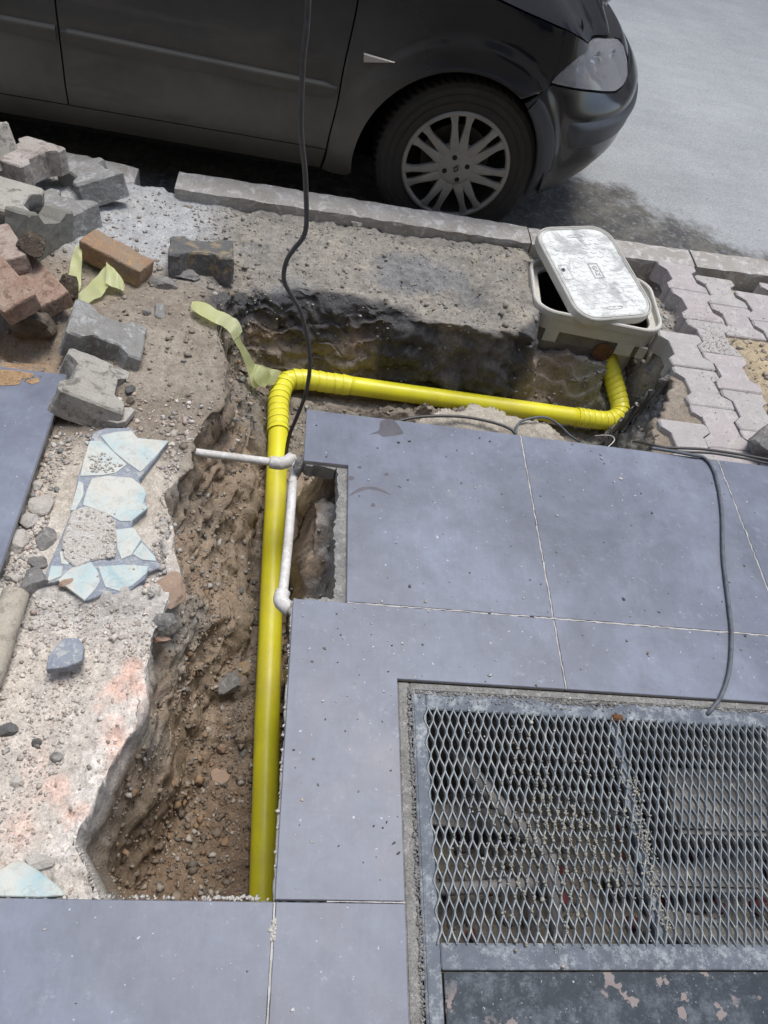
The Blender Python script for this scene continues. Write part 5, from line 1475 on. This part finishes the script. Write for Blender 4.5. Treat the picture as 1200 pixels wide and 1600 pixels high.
car = empty('parked_car', (-.7, 3.6, -.27), 'dusty black hatchback parked along the kerb, its front wheel above the dig', 'car')
def resample(P_, n):
    P_ = [Vector((*p, 0)) for p in P_]; return [(q.x, q.y) for q in along(P_, n)]
def patch(name, lo, hi, nu, nv, mat, parent=car, edge=.008, mirror=False, bulge=None, d=0.0, flush=False):
    """panel ruled between two curves given in (s, z)"""
    a = resample(lo, nu); b = resample(hi, nu); V = []; F = []
    for i in range(nu + 1):
        for j in range(nv + 1):
            q = j / nv; s_ = a[i][0] * (1 - q) + b[i][0] * q; z_ = a[i][1] * (1 - q) + b[i][1] * q
            dd = d
            if (i in (0, nu) or j in (0, nv)) and not flush: dd += .0012
            p = B(s_, z_, dd); V.append(p)
    m = nv + 1
    for i in range(nu):
        for j in range(nv): F.append((i * m + j, (i + 1) * m + j, (i + 1) * m + j + 1, i * m + j + 1))
    ring = [i * m for i in range(nu + 1)] + [nu * m + j for j in range(1, m)] + [i * m + nv for i in range(nu - 1, -1, -1)] + [j for j in range(nv - 1, 0, -1)]
    sz_ = []
    for i in range(nu + 1):
        for j in range(nv + 1):
            q = j / nv; sz_.append((a[i][0] * (1 - q) + b[i][0] * q, a[i][1] * (1 - q) + b[i][1] * q))
    base = len(V)
    for r in ring: V.append(B(sz_[r][0], sz_[r][1], d + edge + .003))
    for i in range(len(ring)): F.append((ring[i], base + i, base + (i + 1) % len(ring), ring[(i + 1) % len(ring)]))
    if mirror: V = [Vector((v_.x, 7.2 - v_.y, v_.z)) for v_ in V]
    o = mesh(name, V, F, mat, parent, False)
    bm = bmesh.new(); bm.from_mesh(o.data); bmesh.ops.recalc_face_normals(bm, faces=bm.faces)
    for f in bm.faces: f.smooth = True
    for e in bm.edges:
        if len(e.link_faces) == 2 and e.calc_face_angle(0) > .7: e.smooth = False
    bm.to_mesh(o.data); bm.free()
    return o
g_ap = .0028
arc = lambda a0, a1, n, r=AR, cx_=AX: [(cx_ + r * cos(radians(a)), AZ + r * sin(radians(a))) for a in np.linspace(a0, a1, n)]
ZB = -.045                         # bottom of the sill
DF = lambda z: .101 + (.020 * sm1(.03, .25, z)) + .022 * sm1(.25, .55, z)     # front door's front edge
DR = lambda z: -.803 + .004 * sm1(0, .3, z)
def vline(f, z0, z1, n=12, off=0): return [(f(z0 + (z1 - z0) * i / n) + off, z0 + (z1 - z0) * i / n) for i in range(n + 1)]
BELT = .60
for mir in (False, True):
    par = car
    # front door, rear door
    patch('front_door', vline(DR, .034, BELT, 14, g_ap), vline(DF, .034, BELT, 14, -g_ap), 30, 30, M_PAINT, par, mirror=mir)
    patch('rear_door', [(-1.62, .034), (-1.62, .36), (-1.78, BELT)], vline(DR, .034, BELT, 14, -g_ap), 24, 20, M_PAINT, par, mirror=mir)
    # sill
    patch('sill', [(-1.66, ZB), (.086, ZB - .012)], [(-1.66, .030), (.098, .030)], 40, 5, M_SILL, par, mirror=mir)
    # fender from the door gap over the arch to the bumper seam
    lo = [(.092, ZB - .02), (AX + AR * cos(radians(190)), ZB - .02)] + arc(188, 58, 40)
    hi = [(.094, ZB - .012)] + [(DF(z) + g_ap, z) for z in np.linspace(.0, BELT, 14)] + [(.30, .618), (.58, .595), (.71, .570), (.84, .545), (.93, .520), (.925, .50), (.868, .395), (.862, .392)]
    # keep the two curves in step
    loA = [(.112, ZB - .018), (.16, ZB - .018), (.193, ZB - .010)]; 
    n1 = 10
    patch('fender', lo_ := (resample([(.1, ZB - .02), (.190, ZB - .02)], 4) + arc(190, 60, 44)), resample([(.0935, ZB - .018)] + [(DF(z) + g_ap, z) for z in np.linspace(.0, BELT, 14)], 22) + resample([(.30, .613), (.58, .592), (.71, .568), (.84, .550), (.870, .547)], 14) + resample([(.870, .50), (.870, .44), (.864, .394), (.835, .372)], 8), 90, 22, M_PAINT, par, mirror=mir)
    patch('fender_tip', [(.866, .402), (.893, .430), (.93, .456), (.979, .477), (1.075, .484)], [(.866, .549), (.90, .542), (.974, .520), (1.03, .502), (1.077, .488)], 16, 6, M_PAINT, par, mirror=mir, edge=.006, flush=True)
    # bumper: from the seam and arch to the nose
    lo = arc(56, -7, 20) + [(.945, -.030), (1.02, -.045), (1.3, -.035), (1.6, -.03), (1.91, -.03)]
    hi = [(.778, .328)] + [(.80, .348), (.862, .386)] + [(1.0, .368), (1.123, .348), (1.246, .326), (1.327, .314), (1.41, .313), (1.497, .318), (1.60, .332), (1.91, .335)]
    lo_r = resample(lo[:20], 14) + resample(lo[19:], 26); hi_r = resample(hi[:3] + [(.92, .379)], 14) + resample([(.925, .379)] + hi[3:], 26)
    patch('bumper', lo_r, hi_r, 60, 20, M_PAINT, par, mirror=mir)
    # rear quarter
    cr = REARW - WX + AX
    lo = arc(178, 2, 40, AR, cr)[::-1]
    patch('rear_quarter', resample([(-1.625, .0)] + [(cr + AR * cos(radians(a)), AZ + AR * sin(radians(a))) for a in np.linspace(0, 180, 30)] + [(cr - AR, -.02), (-2.7, -.02), (-3.25, -.02)], 60),
          resample([(-1.625, .06), (-1.625, .36), (-1.785, BELT), (-2.3, BELT + .03), (-2.8, BELT + .04), (-3.25, BELT + .04)], 60), 60, 16, M_PAINT, par, mirror=mir)
# dark inner shell seen in the gaps and arches
def shellpatch(mir):
    V = []; F = []; ss_ = np.linspace(-3.25, 1.91, 90); zs = [-.045, .02, .15, .3, .45, .52]
    for s_ in ss_:
        for z_ in zs: V.append(B(float(s_), z_, .03))
    m = len(zs)
    for i in range(len(ss_) - 1):
        sm_ = (ss_[i] + ss_[i + 1]) / 2
        for j in range(m - 1):
            zc = (zs[j] + zs[j + 1]) / 2
            if hypot(sm_ - AX, zc - AZ) < AR + .10 or hypot(sm_ - (REARW - WX + AX), zc - AZ) < AR + .10: continue
            F.append((i * m + j, (i + 1) * m + j, (i + 1) * m + j + 1, i * m + j + 1))
    if mir: V = [Vector((v_.x, 7.2 - v_.y, v_.z)) for v_ in V]
    return mesh('inner_panel', V, F, M_BLACK, car)
shellpatch(False); shellpatch(True)
bx('underfloor', -2.5, 3.0, -.10, 1.05, 4.2, -.06, M_BLACK, car, .02)
bx('sill_floor', -1.64, 2.80, -.075, .12, 4.40, -.05, M_BLACK, car, .002)
# wheel wells
for wx_ in (AX, REARW - WX + AX):
    for y0w, y1w in ((2.757, 3.05), (4.443, 4.15)):
        V = []; F = []; n = 30
        for i in range(n + 1):
            a = radians(190 - 194 * i / n)
            V += [(wx_ + (AR + .004) * cos(a), y0w, AZ + (AR + .004) * sin(a)), (wx_ + (AR + .03) * cos(a), y1w, AZ + (AR + .03) * sin(a))]
        F = [(2 * i, 2 * i + 1, 2 * i + 3, 2 * i + 2) for i in range(n)] + [tuple(2 * i + 1 for i in range(n + 1))]
        mesh('wheel_well', V, F, M_BLACK, car, True)
# arch lips: grey plastic front part that belongs to the bumper
V = []; F = []; n = 40; th_ = np.linspace(54, -14, n)
prof_ = [(0, .012), (0, -.004), (.012, -.0065), (.030, -.004), (.048, .0015), (.052, .010)]
def lip(name, a0, a1, n, mat, wmax=.050, mir=False, bot=None):
    V = []; F = []
    for i in range(n + 1):
        a = radians(a0 + (a1 - a0) * i / n); q = i / n
        for (rr_, d_) in prof_:
            r = AR - .004 + rr_ * wmax / .05 * (.75 + .5 * sin(q * pi))
            V.append(B(AX + r * cos(a), AZ + r * sin(a), d_))
    m = len(prof_)
    for i in range(n):
        for j in range(m - 1): F.append((i * m + j, (i + 1) * m + j, (i + 1) * m + j + 1, i * m + j + 1))
    return mesh(name, V, F, mat, car, True)
lip('arch_trim', 52, -7, 30, M_TRIM, .085)
# rubbing strip on the doors
def strake(name, s0, s1, z0, z1, zw, mat, nose=True):
    V = []; F = []; n = 40; prof_ = [(-1, .004), (-.9, -.006), (-.5, -.009), (.5, -.016), (.7, -.014), (1, .004)]
    for i in range(n + 1):
        q = i / n; s_ = s0 + (s1 - s0) * q; zc = z0 + (z1 - z0) * q
        tp_ = sm1(0, .03, q) * (sm1(0, .05, 1 - q) if nose else 1)
        for (u, d_) in prof_: V.append(B(s_, zc + u * zw * (.55 + .45 * tp_), d_ * (.25 + .75 * tp_)))
    m = len(prof_)
    for i in range(n):
        for j in range(m - 1): F.append((i * m + j, (i + 1) * m + j, (i + 1) * m + j + 1, i * m + j + 1))
    F.append(tuple(range(m))); F.append(tuple(n * m + j for j in range(m))[::-1])
    return mesh(name, V, F, mat, car)
strake('rubbing_strip', DR(.27) + .006, DF(.25) - .010, .262, .244, .026, M_SILL)
strake('rubbing_strip', -1.64, DR(.27) - .008, .268, .264, .026, M_SILL, False)
# bumper corner strip
V = []; F = []
def bstrip():
    n = 36; prof_ = [(.0, .003), (.01, -.013), (.03, -.018), (.06, -.012), (.085, -.010), (.10, .003)]
    for i in range(n + 1):
        q = i / n; s_ = 1.02 + .89 * q
        top = .262 - .016 * q; h_ = .105 - .01 * q
        tp_ = sm1(0, .05, q)
        for (u, d_) in prof_: V.append(B(s_, top - (u / .10) * h_ * (.5 + .5 * tp_), d_ * tp_))
    m = len(prof_)
    for i in range(n):
        for j in range(m - 1): F.append((i * m + j, (i + 1) * m + j, (i + 1) * m + j + 1, i * m + j + 1))
bstrip()
mesh('bumper_strip', V, F, M_TRIM, car, True)
# side marker
V = [B(.183, .379, -.001), B(.187, .350, -.001), B(.292, .3735, -.001), B(.186, .376, -.009), B(.190, .354, -.009), B(.286, .372, -.005)]
mesh('side_marker', V, [(3, 4, 5), (0, 1, 4, 3), (1, 2, 5, 4), (2, 0, 3, 5)], M_AMB, car)
# headlight: housing, reflector bowls and clear lens
for mir in (False, True):
    HL = [(.866, .392), (.923, .386), (1.0, .375), (1.123, .355), (1.246, .333), (1.327, .321), (1.41, .320), (1.497, .325), (1.59, .348)]
    HU = [(.868, .398), (.893, .426), (.93, .452), (.979, .473), (1.077, .480), (1.375, .444), (1.563, .412), (1.612, .380)]
    hs = patch('headlight_housing', HL, HU, 24, 8, M_LENSG, car, .03, mir, d=.045)
    bw = []
    for (s_, z_, rr_) in ((1.02, .415, .030), (1.20, .405, .046), (1.42, .380, .040)):
        c_ = B(s_, z_, .028); nrm = (B(s_, z_, 0) - B(s_, z_, .05)).normalized()
        bm = bmesh.new(); rings_ = []
        e1 = nrm.cross(Vector((0, 0, 1))).normalized(); e2 = nrm.cross(e1)
        for (rad_, dep) in ((rr_, 0.008), (rr_ * .92, .004), (rr_ * .6, -.012), (rr_ * .25, -.016), (rr_ * .22, .004), (.001, .006)):
            rings_.append([bm.verts.new(c_ + (e1 * cos(a) + e2 * sin(a)) * rad_ + nrm * dep) for a in np.linspace(0, 2 * pi, 17)[:-1]])
        for A_, B2 in zip(rings_, rings_[1:]):
            for i in range(16): bm.faces.new((A_[i], A_[(i + 1) % 16], B2[(i + 1) % 16], B2[i]))
        if mir:
            for v_ in bm.verts: v_.co.y = 7.2 - v_.co.y
        bmobj('reflector', bm, M_LENSC, hs, True)
    # ribbed indicator
    V = []; F = []
    for i in range(9):
        for j in range(2): V.append(B(.93 + j * .10, .392 + i * .006 - .010 * j, .018 if i % 2 else .026))
    F = [(2 * i, 2 * i + 1, 2 * i + 3, 2 * i + 2) for i in range(8)]
    if mir: V = [Vector((v_.x, 7.2 - v_.y, v_.z)) for v_ in V]
    mesh('indicator', V, F, M_LENSC, hs)
    patch('headlight_lens', HL, HU, 24, 8, M_GLASS, hs, .012, mir, d=.002)

# bonnet, roof and glass
def lerp(a, b, q): return a + (b - a) * q
crest = [(.05, .612), (.30, .615), (.58, .596), (.71, .572), (.786, .561), (.885, .547), (.974, .523), (1.077, .490), (1.20, .476), (1.375, .452), (1.563, .424), (1.70, .400), (1.80, .39), (1.91, .385)]
cr_r = resample(crest, 44)
V = []; F = []
nv = 20
for (s_, z_) in cr_r:
    p = B(s_, z_ + .002, .006 + .075 * sm1(1.45, 1.75, s_))
    # where this rib meets the middle of the car
    xc = lerp(-.10, 1.27, (s_ - .05) / 1.86)
    zc = .66 - .20 * max(0, (xc + .1) / 1.46) ** 2.2
    for j in range(nv + 1):
        q = j / nv
        x = lerp(p.x, xc, q); y = lerp(p.y, 3.6, q)
        z = lerp(p.z, max(zc, .40), q ** .75) + .030 * sin(q * pi) * min(1, (3.6 - p.y) / .5)
        V.append((x, y, z))
m = nv + 1
for i in range(len(cr_r) - 1):
    for j in range(nv): F.append((i * m + j, (i + 1) * m + j, (i + 1) * m + j + 1, i * m + j + 1))
V2 = [(x, 7.2 - y, z) for x, y, z in V]; b = len(V)
F2 = [tuple(b + k for k in f[::-1]) for f in F]
M_BON = NT('bonnet_paint'); M_BON.set(Base_Color=(.012, .013, .018, 1), Roughness=.10, Specular_IOR_Level=.4); M_BON = M_BON.m
mesh('bonnet', V + V2, F + F2, M_BON, car, True)
# nose panel with grille, between bumper top and bonnet front
V = []; F = []
for i in range(17):
    s_ = 1.63 + .28 * i / 16
    for z_, d_ in ((.345, .004), (.37, .004), (.395, .012), (.400, .085)): V.append(B(s_, z_, d_))
for i in range(16):
    for j in range(3): F.append((i * 4 + j, (i + 1) * 4 + j, (i + 1) * 4 + j + 1, i * 4 + j + 1))
b = len(V); V2 = [Vector((v_.x, 7.2 - v_.y, v_.z)) for v_ in V]
mesh('nose_panel', V + V2, F + [tuple(b + k for k in f[::-1]) for f in F], M_BON, car, True)
# greenhouse
def loftx(name, st, mat, close=True):
    """st: list of (x, [(y,z)...half profile outer to middle])"""
    V = []; F = []
    for x, pr in st:
        full = pr + [(7.2 - y, z) for y, z in pr[::-1]]
        for k, (y, z) in enumerate(full): V.append((x if not isinstance(x, list) else x[min(k, len(full) - 1 - k)], y, z))
    m = len(st[0][1]) * 2
    for i in range(len(st) - 1):
        for j in range(m - 1): F.append((i * m + j, (i + 1) * m + j, (i + 1) * m + j + 1, i * m + j + 1))
    return mesh(name, V, F, mat, car, True)
loftx('roof', [(-.72, [(3.02, 1.12), (3.08, 1.15), (3.3, 1.18)]), (-1.1, [(2.99, 1.13), (3.05, 1.18), (3.3, 1.20)]), (-1.7, [(2.99, 1.12), (3.05, 1.17), (3.3, 1.19)]), (-2.35, [(3.03, 1.06), (3.09, 1.10), (3.3, 1.12)]), (-2.72, [(3.08, .98), (3.12, 1.0), (3.3, 1.02)])], M_PAINT)
mesh('windscreen', [(.02, 2.86, .62), (-.70, 3.04, 1.13), (-.72, 3.3, 1.18), (-.72, 3.9, 1.18), (-.70, 4.16, 1.13), (.02, 4.34, .62), (-.02, 3.9, .68), (-.02, 3.3, .68)], [(0, 1, 2, 7), (7, 2, 3, 6), (6, 3, 4, 5)], M_CGL, car, True)
mesh('rear_window', [(-2.74, 3.1, .98), (-2.86, 2.95, .64), (-2.88, 4.25, .64), (-2.74, 4.1, .98)], [(0, 1, 2, 3)], M_CGL, car)
for f_ in (lambda y: y, lambda y: 7.2 - y):
    mesh('side_window', [(.02, f_(2.835), .605), (-.78, f_(2.80), .61), (-.80, f_(2.985), 1.12), (-.70, f_(3.015), 1.11)], [(0, 1, 2, 3)], M_CGL, car)
    mesh('side_window', [(-.83, f_(2.80), .61), (-1.78, f_(2.81), .61), (-1.9, f_(2.99), 1.10), (-.84, f_(2.985), 1.12)], [(0, 1, 2, 3)], M_CGL, car)
    mesh('pillar', [(-1.80, f_(2.81), .61), (-2.88, f_(2.93), .64), (-2.74, f_(3.08), .99), (-2.35, f_(3.03), 1.06), (-1.92, f_(2.99), 1.10)], [(0, 1, 2, 3, 4)], M_PAINT, car)
mesh('tailgate', [(-2.79, 2.98, .64), (-2.79, 4.22, .64), (-2.79, 4.2, .1), (-2.79, 3.0, .1)], [(0, 1, 2, 3)], M_PAINT, car)

# wheels -----------------------------------------------------------------
def wheel(cx_, cy_, cz_, outward=-1):
    w_ = empty('wheel', (cx_, cy_, cz_), world=False); w_.parent = car; w_.matrix_parent_inverse = Matrix.Translation(-car.location)
    if outward > 0: w_.rotation_euler = (0, 0, pi)
    RT = .316
    # tyre by revolution about y (outer face towards -y)
    prof_ = [(.200, .010), (.206, .003), (.225, .0005), (.255, -.004), (.285, -.002), (.300, .006), (.308, .014), (.3135, .030), (RT, .060), (RT, .10), (RT, .14), (.3135, .170), (.305, .188), (.27, .205), (.21, .195)]
    n = 132; V = []; F = []
    for i in range(n):
        a = 2 * pi * i / n
        for k, (r, y) in enumerate(prof_):
            rr_ = r
            if 6 <= k <= 8 and i % 2 == 0: rr_ -= .009 if k > 6 else .005
            if k in (9,): rr_ -= .007
            V.append((rr_ * cos(a + (.02 if k == 7 else .035 if k == 8 else 0)), y, rr_ * sin(a + (.02 if k == 7 else .035 if k == 8 else 0))))
    m = len(prof_)
    for i in range(n):
        for k in range(m - 1): F.append((i * m + k, i * m + k + 1, ((i + 1) % n) * m + k + 1, ((i + 1) % n) * m + k))
    mesh('tyre', V, F, M_RUB, w_, False)
    # ribs on the sidewall
    for (r0, r1) in ((.262, .266), (.236, .2385)):
        V = []; n = 72
        for i in range(n):
            a = 2 * pi * i / n
            for (r, y) in ((r0, -.0035), (r0 + .001, -.0062), (r1 - .001, -.0062), (r1, -.0035)): V.append((r * cos(a), y, r * sin(a)))
        mesh('sidewall_rib', V, [(i * 4 + k, i * 4 + k + 1, ((i + 1) % n) * 4 + k + 1, ((i + 1) % n) * 4 + k) for i in range(n) for k in range(3)], M_RUB, w_, True)
    # rim barrel and dark back
    V = []; F = []; n = 64; pr = [(.206, .004), (.203, .02), (.19, .03), (.18, .12), (.02, .12)]
    for i in range(n):
        a = 2 * pi * i / n
        for (r, y) in pr: V.append((r * cos(a), y, r * sin(a)))
    m = len(pr)
    for i in range(n):
        for k in range(m - 1): F.append((i * m + k, i * m + k + 1, ((i + 1) % n) * m + k + 1, ((i + 1) % n) * m + k))
    mesh('rim', V, F, M_HUBD, w_, True)
    bm = bmesh.new(); bmesh.ops.create_cone(bm, segments=40, radius1=.13, radius2=.13, depth=.012, cap_ends=True)
    for v_ in bm.verts: v_.co = Vector((v_.co.x, v_.co.z + .075, v_.co.y))
    bmobj('brake_disc', bm, plain('disc_steel', (.12, .11, .10), .5, metal=.6), w_)
    # hub cap: outer ring, seven pairs of curved spokes, hub plate
    V = []; F = []
    def ringmesh(pr, n=72):
        b = len(V)
        for i in range(n):
            a = 2 * pi * i / n
            for (r, y) in pr: V.append((r * cos(a), y, r * sin(a)))
        m = len(pr)
        for i in range(n):
            for k in range(m - 1): F.append((b + i * m + k, b + i * m + k + 1, b + ((i + 1) % n) * m + k + 1, b + ((i + 1) % n) * m + k))
    ringmesh([(.206, .008), (.2055, -.003), (.201, -.006), (.192, -.005), (.189, .0), (.188, .010)])
    mesh('trim_ring', V, F, M_HUB, w_, True)
    V = []; F = []
    ringmesh([(.090, .02), (.087, .004), (.078, -.003), (.052, -.009), (.03, -.0105), (.001, -.011)], 56)
    mesh('hub_plate', V, F, M_HUB, w_, True)
    for kk in range(7):
        a0 = radians(97) + 2 * pi * kk / 7
        for sgn in (-1, 1):
            V = []; F = []; n = 10
            for i in range(n + 1):
                q = i / n
                r = lerp(.064, .194, q)
                ang = a0 + sgn * lerp(.10, .135, 1) * (.40 + .60 * sin(q * pi / 2 * 1.0)) * (1 if True else 1)
                ang = a0 + sgn * (.155 - .04 * (1 - q) + .10 * (1 - q) ** 2)
                hw = lerp(.0215, .0120, min(1, q * 1.6)) + .006 * max(0, q - .8) / .2
                y = lerp(-.006, -.0035, q) - .004 * sin(q * pi)
                c_ = Vector((r * cos(ang), 0, r * sin(ang))); tn = Vector((-sin(ang), 0, cos(ang)))
                for (u, dy) in ((-1, .014), (-.9, .001), (-.45, -.0005), (.45, -.0005), (.9, .001), (1, .014)):
                    V.append(c_ + tn * hw * u + Vector((0, y + dy, 0)))
            for i in range(n):
                for k in range(5): F.append((i * 6 + k, i * 6 + k + 1, (i + 1) * 6 + k + 1, (i + 1) * 6 + k))
            mesh('spoke', V, F, M_HUB, w_, False)
    for kk in range(4):
        a = radians(20 + 90 * kk)
        bm = bmesh.new(); bmesh.ops.create_cone(bm, segments=14, radius1=.0095, radius2=.0095, depth=.006, cap_ends=True)
        for v_ in bm.verts: v_.co = Vector((v_.co.x + .043 * cos(a), v_.co.z - .0082, v_.co.y + .043 * sin(a)))
        bmobj('bolt_hole', bm, M_BLACK, w_)
    # round badge with diamond
    V = []; n = 32
    for i in range(n):
        a = 2 * pi * i / n
        for (r, y) in ((.0235, -.0098), (.0225, -.0125), (.0205, -.0125), (.0195, -.0108)): V.append((r * cos(a), y, r * sin(a)))
    mesh('badge_ring', V, [(i * 4 + k, i * 4 + k + 1, ((i + 1) % n) * 4 + k + 1, ((i + 1) % n) * 4 + k) for i in range(n) for k in range(3)], M_HUB, w_, True)
    V = []; rz_ = radians(-12)
    for sc_ in (1, .52):
        for (u, v2) in ((0, .0155), (.0108, 0), (0, -.0155), (-.0108, 0)):
            u, v2 = u * sc_, v2 * sc_
            V.append((u * cos(rz_) - v2 * sin(rz_), -.0135, u * sin(rz_) + v2 * cos(rz_)))
    V += [(x, -.0105, z) for x, _, z in V]
    F = [(i, (i + 1) % 4, 4 + (i + 1) % 4, 4 + i) for i in range(4)] + [(i, 8 + i, 8 + (i + 1) % 4, (i + 1) % 4) for i in range(4)] + [(4 + i, 4 + (i + 1) % 4, 12 + (i + 1) % 4, 12 + i) for i in range(4)]
    mesh('diamond_badge', V, F, M_HUBD, w_)
    return w_
wheel(WX, TY, WZ)
wheel(REARW, TY, WZ)
wheel(WX, 7.2 - TY, WZ, 1)
wheel(REARW, 7.2 - TY, WZ, 1)
for o in bpy.data.objects:
    if '_w' in o: del o['_w']
